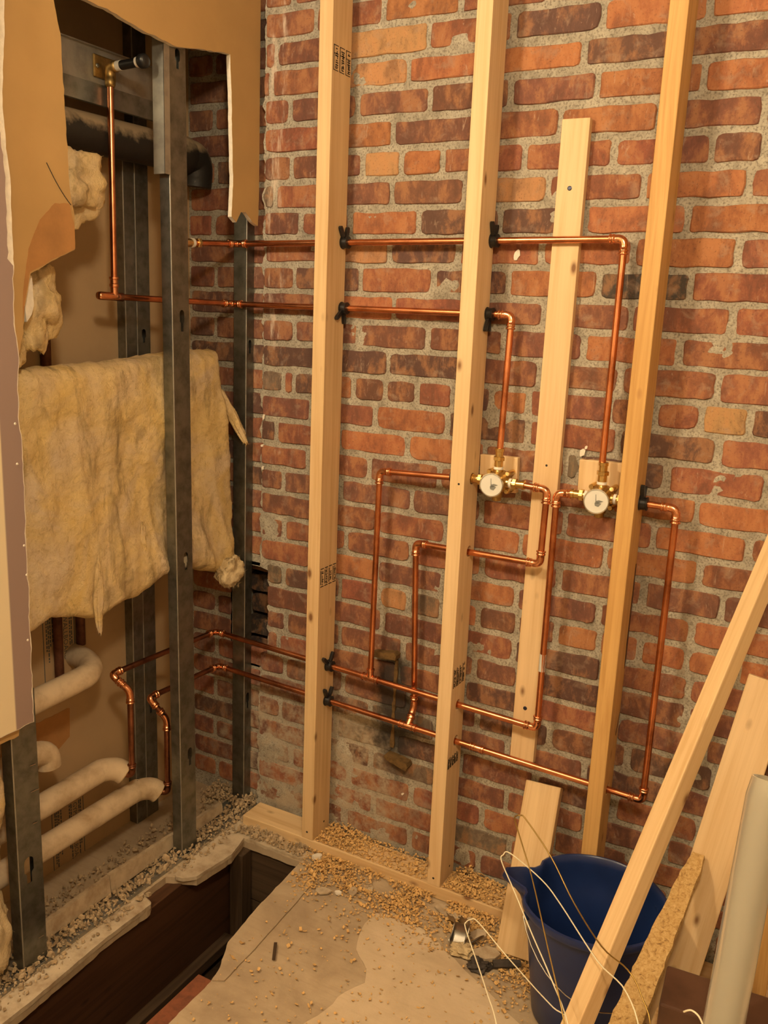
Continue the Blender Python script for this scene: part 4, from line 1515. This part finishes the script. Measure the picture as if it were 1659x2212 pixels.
# clear tube
a, b = V((1.223, -.393, .785)), V((1.214, -.507, .429))
d = (b - a).normalized()
e = b + d * ((b.z - .006) / -d.z)
P_ = [a, a + d * .01, a + d * .05]
v, f = tubeg([a.lerp(e, i / 24) for i in range(25)], [.029] + [.0335] * 24, 24, cap=False)
n_ = len(v)
v2, f2 = tubeg([a.lerp(e, i / 24) for i in range(25)], [.0265] + [.031] * 24, 24, cap=False)
vs = list(v) + list(v2)
fs = f + [[i + n_ for i in q[::-1]] for q in f2]
for k in range(24):
    k2 = (k + 1) % 24
    fs.append([k, n_ + k, n_ + k2, k2])
    fs.append([24 * 24 + k, 24 * 24 + k2, n_ + 24 * 24 + k2, n_ + 24 * 24 + k])
setp(mk('plastic_tube', vs, fs, 'clear', smooth='auto'), 'cloudy clear plastic tube leaning on the dark brown block', 'tube')
# dark block on a pale offcut stack
v, f = boxg(-.105, .115, -.055, .055, 0, .115)
mw = Matrix.Translation((1.204, -.445, .245)) @ Matrix.Rotation(math.radians(4), 4, 'Z')
o = mk('brown_block', v, f, 'brown_box', mw=mw, local=True, bevel=.004)
setp(o, 'dark brown wooden block lying on pale offcuts', 'block')
for i, (z, rz, lab) in enumerate(((.003, 2, 'pale thick offcut at the bottom under the dark brown block'), (.124, -3, 'pale thick offcut in the middle under the dark brown block'))):
    v, f = boxg(-.105, .13, -.075, .07, 0, .1205)
    mw = Matrix.Translation((1.185, -.45, z)) @ Matrix.Rotation(math.radians(rz), 4, 'Z') 
    o = mk('timber_offcut', v, f, 'pine', mw=mw, local=True, bevel=.003)
    setp(o, lab, 'offcut', 'offcuts under the dark block')


# ---- wire coat hangers
def hanger(label, m, arms, r):
    """arms: corner bend seen from here, both wires run on down to the floor behind the frame's lower edge"""
    P_ = smooth_path(arms, 5)
    v, f = tubeg(P_, r, 8)
    return setp(mk('coat_hanger', v, f, m, smooth=True), label, 'hanger', None)


hanger('white wire coat hanger resting across the stick and the bucket rim', 'white_wire',
       [(1.085, -.830, .012), (1.075, -.810, .14), (1.035, -.745, .30), (.986, -.674, .384), (.930, -.606, .408), (.866, -.529, .421), (.800, -.450, .438), (.748, -.388, .450), (.745, -.372, .455), (.757, -.362, .457), (.837, -.393, .443), (.889, -.429, .430), (.994, -.544, .428), (1.064, -.617, .445), (1.109, -.684, .40), (1.16, -.80, .20), (1.185, -.86, .012)], .0013)
hanger('white wire coat hanger standing lower in front of the bucket', 'white_wire',
       [(.885, -.695, .012), (.872, -.675, .18), (.854, -.650, .295), (.805, -.585, .309), (.760, -.525, .311), (.702, -.448, .312), (.697, -.434, .315), (.704, -.426, .319), (.720, -.428, .322), (.795, -.463, .301), (0.832, -0.466, 0.277), (0.871, -0.474, 0.257), (0.908, -0.482, 0.241), (0.942, -0.490, 0.228), (.948, -.495, .12), (.949, -.496, .012)], .0013)
hanger('brass coloured wire coat hanger sticking up above the bucket', 'gold_wire',
       [(1.065, -.800, .012), (1.055, -.785, .14), (1.025, -.740, .28), (.98, -.678, .387), (.91, -.574, .443), (.841, -.471, .492), (.805, -.427, .520), (.768, -.382, .547), (.766, -.370, .551), (.773, -.365, .552), (.787, -.370, .550), (.854, -.402, .507), (.922, -.458, .464), (.998, -.536, .453), (1.055, -.584, .464), (1.086, -.608, .444), (1.117, -.651, .40), (1.15, -.74, .18), (1.16, -.80, .012)], .0014)
hanger('white wire hanger hook curling in front of the dark brown block', 'white_wire',
       [(1.157, -.626, .459), (1.169, -.631, .471), (1.185, -.640, .468), (1.199, -.663, .450), (1.207, -.700, .40), (1.213, -.800, .22), (1.217, -.880, .09), (1.218, -.900, .012)], .0016)

# ---- debris in front of the sill plate
db = thing('scrap_bracket', 'bent shiny metal bracket among plaster debris by the short pine board', 'scrap', (.545, -.11, .003))
vs, fs = [], []
for i in range(13):
    t = i / 12
    p = V((.520 + .045 * t + .02 * math.sin(t * 3), -.062 - .095 * t, .008 + .028 * math.sin(t * math.pi) ** 2))
    for k, (q, h) in enumerate(((-.022, .020), (-.016, .004), (.012, .0), (.020, .016))):
        vs.append(p + V((q * .9, q * .35, h + .004 * noise.noise(V((t * 9, k, 1))))))
for i in range(12):
    for k in range(3):
        a_ = i * 4 + k
        fs.append([a_, a_ + 1, a_ + 5, a_ + 4])
o = mk('bent_sheet', vs, fs, 'foil', db, smooth='auto')
sm = o.modifiers.new('solid', 'SOLIDIFY'); sm.thickness = .0012
v, f = tubeg(smooth_path([(.565, -.16, .008), (.590, -.135, .014), (.610, -.105, .02), (.612, -.085, .012)]), .0035, 8)
mk('bent_edge', v, f, 'foil', db, smooth=True)


def chunk(name, label, cat, c, w, h, t, rz, m, seed, group, tilt=0.0):
    r = random.Random(seed)
    n_ = 7
    lp = []
    for i in range(n_):
        a_ = 2 * math.pi * i / n_ + r.uniform(-.25, .25)
        k = r.uniform(.75, 1.1)
        lp.append((w / 2 * k * math.cos(a_), h / 2 * k * math.sin(a_)))
    R_ = Matrix.Rotation(rz, 3, 'Z') @ Matrix.Rotation(tilt, 3, 'X')
    v, f = slabg([lp], t, V(c) + V((0, 0, t)), R_ @ V((1, 0, 0)), R_ @ V((0, 1, 0)), R_ @ V((0, 0, 1)))
    return setp(mk(name, v, f, m, bevel=.001), label, cat, group)


G_ = 'plaster chips on the floor'
for i, (x, y, w, h, t, rz, m_, lab) in enumerate((
        (.490, -.040, .085, .045, .006, -.3, 'plaster', 'large pale plaster chip against the sill plate'),
        (.545, -.045, .05, .035, .006, .2, 'plaster', 'medium pale plaster chip beside the large one at the sill plate'),
        (.645, -.138, .085, .055, .012, .5, 'plaster', 'thick pale plaster chunk lying at the dark stick'),
        (.600, -.085, .055, .04, .008, 1.2, 'plaster', 'pale plaster chip behind the bent bracket'),
        (.166, -.140, .045, .030, .006, .4, 'plaster', 'grey plaster chip in the shavings near the floor hole'),
        (.236, -.100, .030, .045, .006, .1, 'plaster', 'upright grey plaster chip in the shavings'),
        (.203, -.125, .022, .018, .006, 0, 'gypsum', 'small bright plaster chip between two grey ones'),
        (.072, -.028, .034, .022, .016, .5, 'gypsum', 'white topped plaster lump at the corner of the floor hole'),
        (.260, -.060, .05, .03, .004, -.5, 'plaster', 'thin dusty chip under the shavings'))):
    chunk('plaster_chip', lab, 'plaster', (x, y, .004), w, h, t, rz, m_, i + 2, G_)
lump('crushed_paper', 'crumpled yellowish paper under the bent bracket', 'scrap', (.590, -.158, .012), (.030, .022, .011), 'wool_pale', 4.4, .6)
lump('grey_clump', 'dark grey clump of grit in the debris', 'scrap', (.640, -.182, .010), (.026, .022, .010), 'dark_scrap', 6.1, .7)
v, f = tubeg([(.671, -.166, .014), (.70, -.148, .015), (.728, -.130, .014)], [.010, .0115, .009], 7)
setp(mk('charred_stick', v, f, 'dark_scrap'), 'short charred stick lying at the foot of the pine board', 'stick')
board('wood_splinter', 'thin grey splinter of wood on the subfloor', 'splinter', (.175, -.375, .0075), (.205, -.425, .0075), .008, .004, 'joist_grey', (1, 0, 0), bevel=.0005)


# ---- shavings and rubble
def scatter(name, label, cat, pts, m, smin, smax, seed, flat=True):
    r = random.Random(seed)
    V_, F_ = [], []
    for (x, y, z) in pts:
        s = r.uniform(smin, smax) * (1.0 if r.random() < .9 else 1.6)
        a_ = r.uniform(0, 6.28)
        u = V((math.cos(a_), math.sin(a_), r.uniform(-.4, .4) if flat else r.uniform(-.5, .5)))
        w = V((-math.sin(a_), math.cos(a_), r.uniform(-.5, .5))) * r.uniform(.35, .8)
        c = V((x, y, z + s * .25))
        k = len(V_)
        if flat:
            bend = V((0, 0, s * r.uniform(0, .5)))
            V_ += [c - u * s * .5 - w * s * .5 + bend, c - w * s * .55, c + u * s * .5 - w * s * .45 + bend, c + u * s * .5 + w * s * .5 + bend, c + w * s * .5, c - u * s * .5 + w * s * .45 + bend]
            F_ += [[k, k + 1, k + 4, k + 5], [k + 1, k + 2, k + 3, k + 4]]
        else:
            up = V((0, 0, s * r.uniform(.3, .6)))
            q = [c - u * s * .5, c + w * s * .5, c + u * s * .5, c - w * s * .5]
            V_ += [p for p in q] + [p * 1.0 + up + (c - p) * r.uniform(.1, .5) for p in q]
            F_ += [[k + 4, k + 5, k + 6, k + 7]] + [[k + i, k + (i + 1) % 4, k + 4 + (i + 1) % 4, k + 4 + i] for i in range(4)]
    o = mk(name, V_, F_, m)
    return setp(o, label, cat, None, 'stuff')


r = random.Random(99)
pts = []


def in_hole(x, y):
    return -.25 < x < .125 and y < -.045 and x < .04 + max(0, (-.056 - y)) * .16


while len(pts) < 5200:                       # in front of the sill plate
    x = r.uniform(-.18, .80)
    y = -abs(r.gauss(0, .075)) - .002
    if in_hole(x, y) or noise.noise(V((x * 12, y * 12, 4))) < r.uniform(-.55, .25):
        continue
    pts.append((x, y, .004 + .010 * math.exp(y / .03) * (1 if x > 0.02 else .3)))
while len(pts) < 8400:                       # heaps on the plate against the wall
    x = r.choice((r.uniform(.045, .40), r.gauss(.10, .05), r.uniform(.455, .82), r.gauss(.52, .04)))
    y = r.uniform(.004, .100)
    if .0 - .004 < x < .042 or S2 - .004 < x < S2 + .042 or x < .04 or x > .818:
        continue
    h = max(0, .022 * (math.exp(-((x - .09) / .07) ** 2) + math.exp(-((x - .50) / .05) ** 2)) * (y / .1))
    pts.append((x, y, .0385 + h * r.random()))
for _ in range(1100):                        # sparse over the floor
    x, y = r.uniform(.1, 1.2), r.uniform(-.9, -.05)
    if not in_hole(x, y):
        pts.append((x, y, .0035))
for _ in range(700):
    x, y = r.gauss(.78, .06), r.gauss(-.16, .05)
    pts.append((x, y, .004))
pts = [p for p in pts if (p[0] - BX) ** 2 + (p[1] - BY) ** 2 > .119 ** 2 and not (S3 - .012 < p[0] < S3 + .05 and p[1] > -.006)]
scatter('wood_shavings', 'pale wood shavings and sawdust heaped along the sill plate', 'shavings', pts, 'shaving', .003, .0085, 5)
pts = []
while len(pts) < 2300:
    y = r.uniform(-.95, .15)
    x = r.choice((r.uniform(-.30, -.254), r.uniform(-.43, -.32), r.uniform(-.25, -.20), r.gauss(-.27, .02)))
    if -.252 < x and (y < -.98 or -.41 < y < -.30):
        continue
    if -.252 < x and r.random() < .55:
        continue
    base = .002 if x < -.25 else .010
    pts.append((x, y, base + r.random() * (.016 if x < -.256 else .0)))
for _ in range(500):
    pts.append((r.uniform(-.42, -.25), r.uniform(.05, .16), .004 + r.random() * .03))
for _ in range(350):
    pts.append((r.uniform(-.20, .03), r.uniform(-.05, .0), .011))
scatter('plaster_rubble', 'broken plaster crumbs lying in the steel floor track', 'rubble', pts, 'rubble', .003, .014, 6, False)
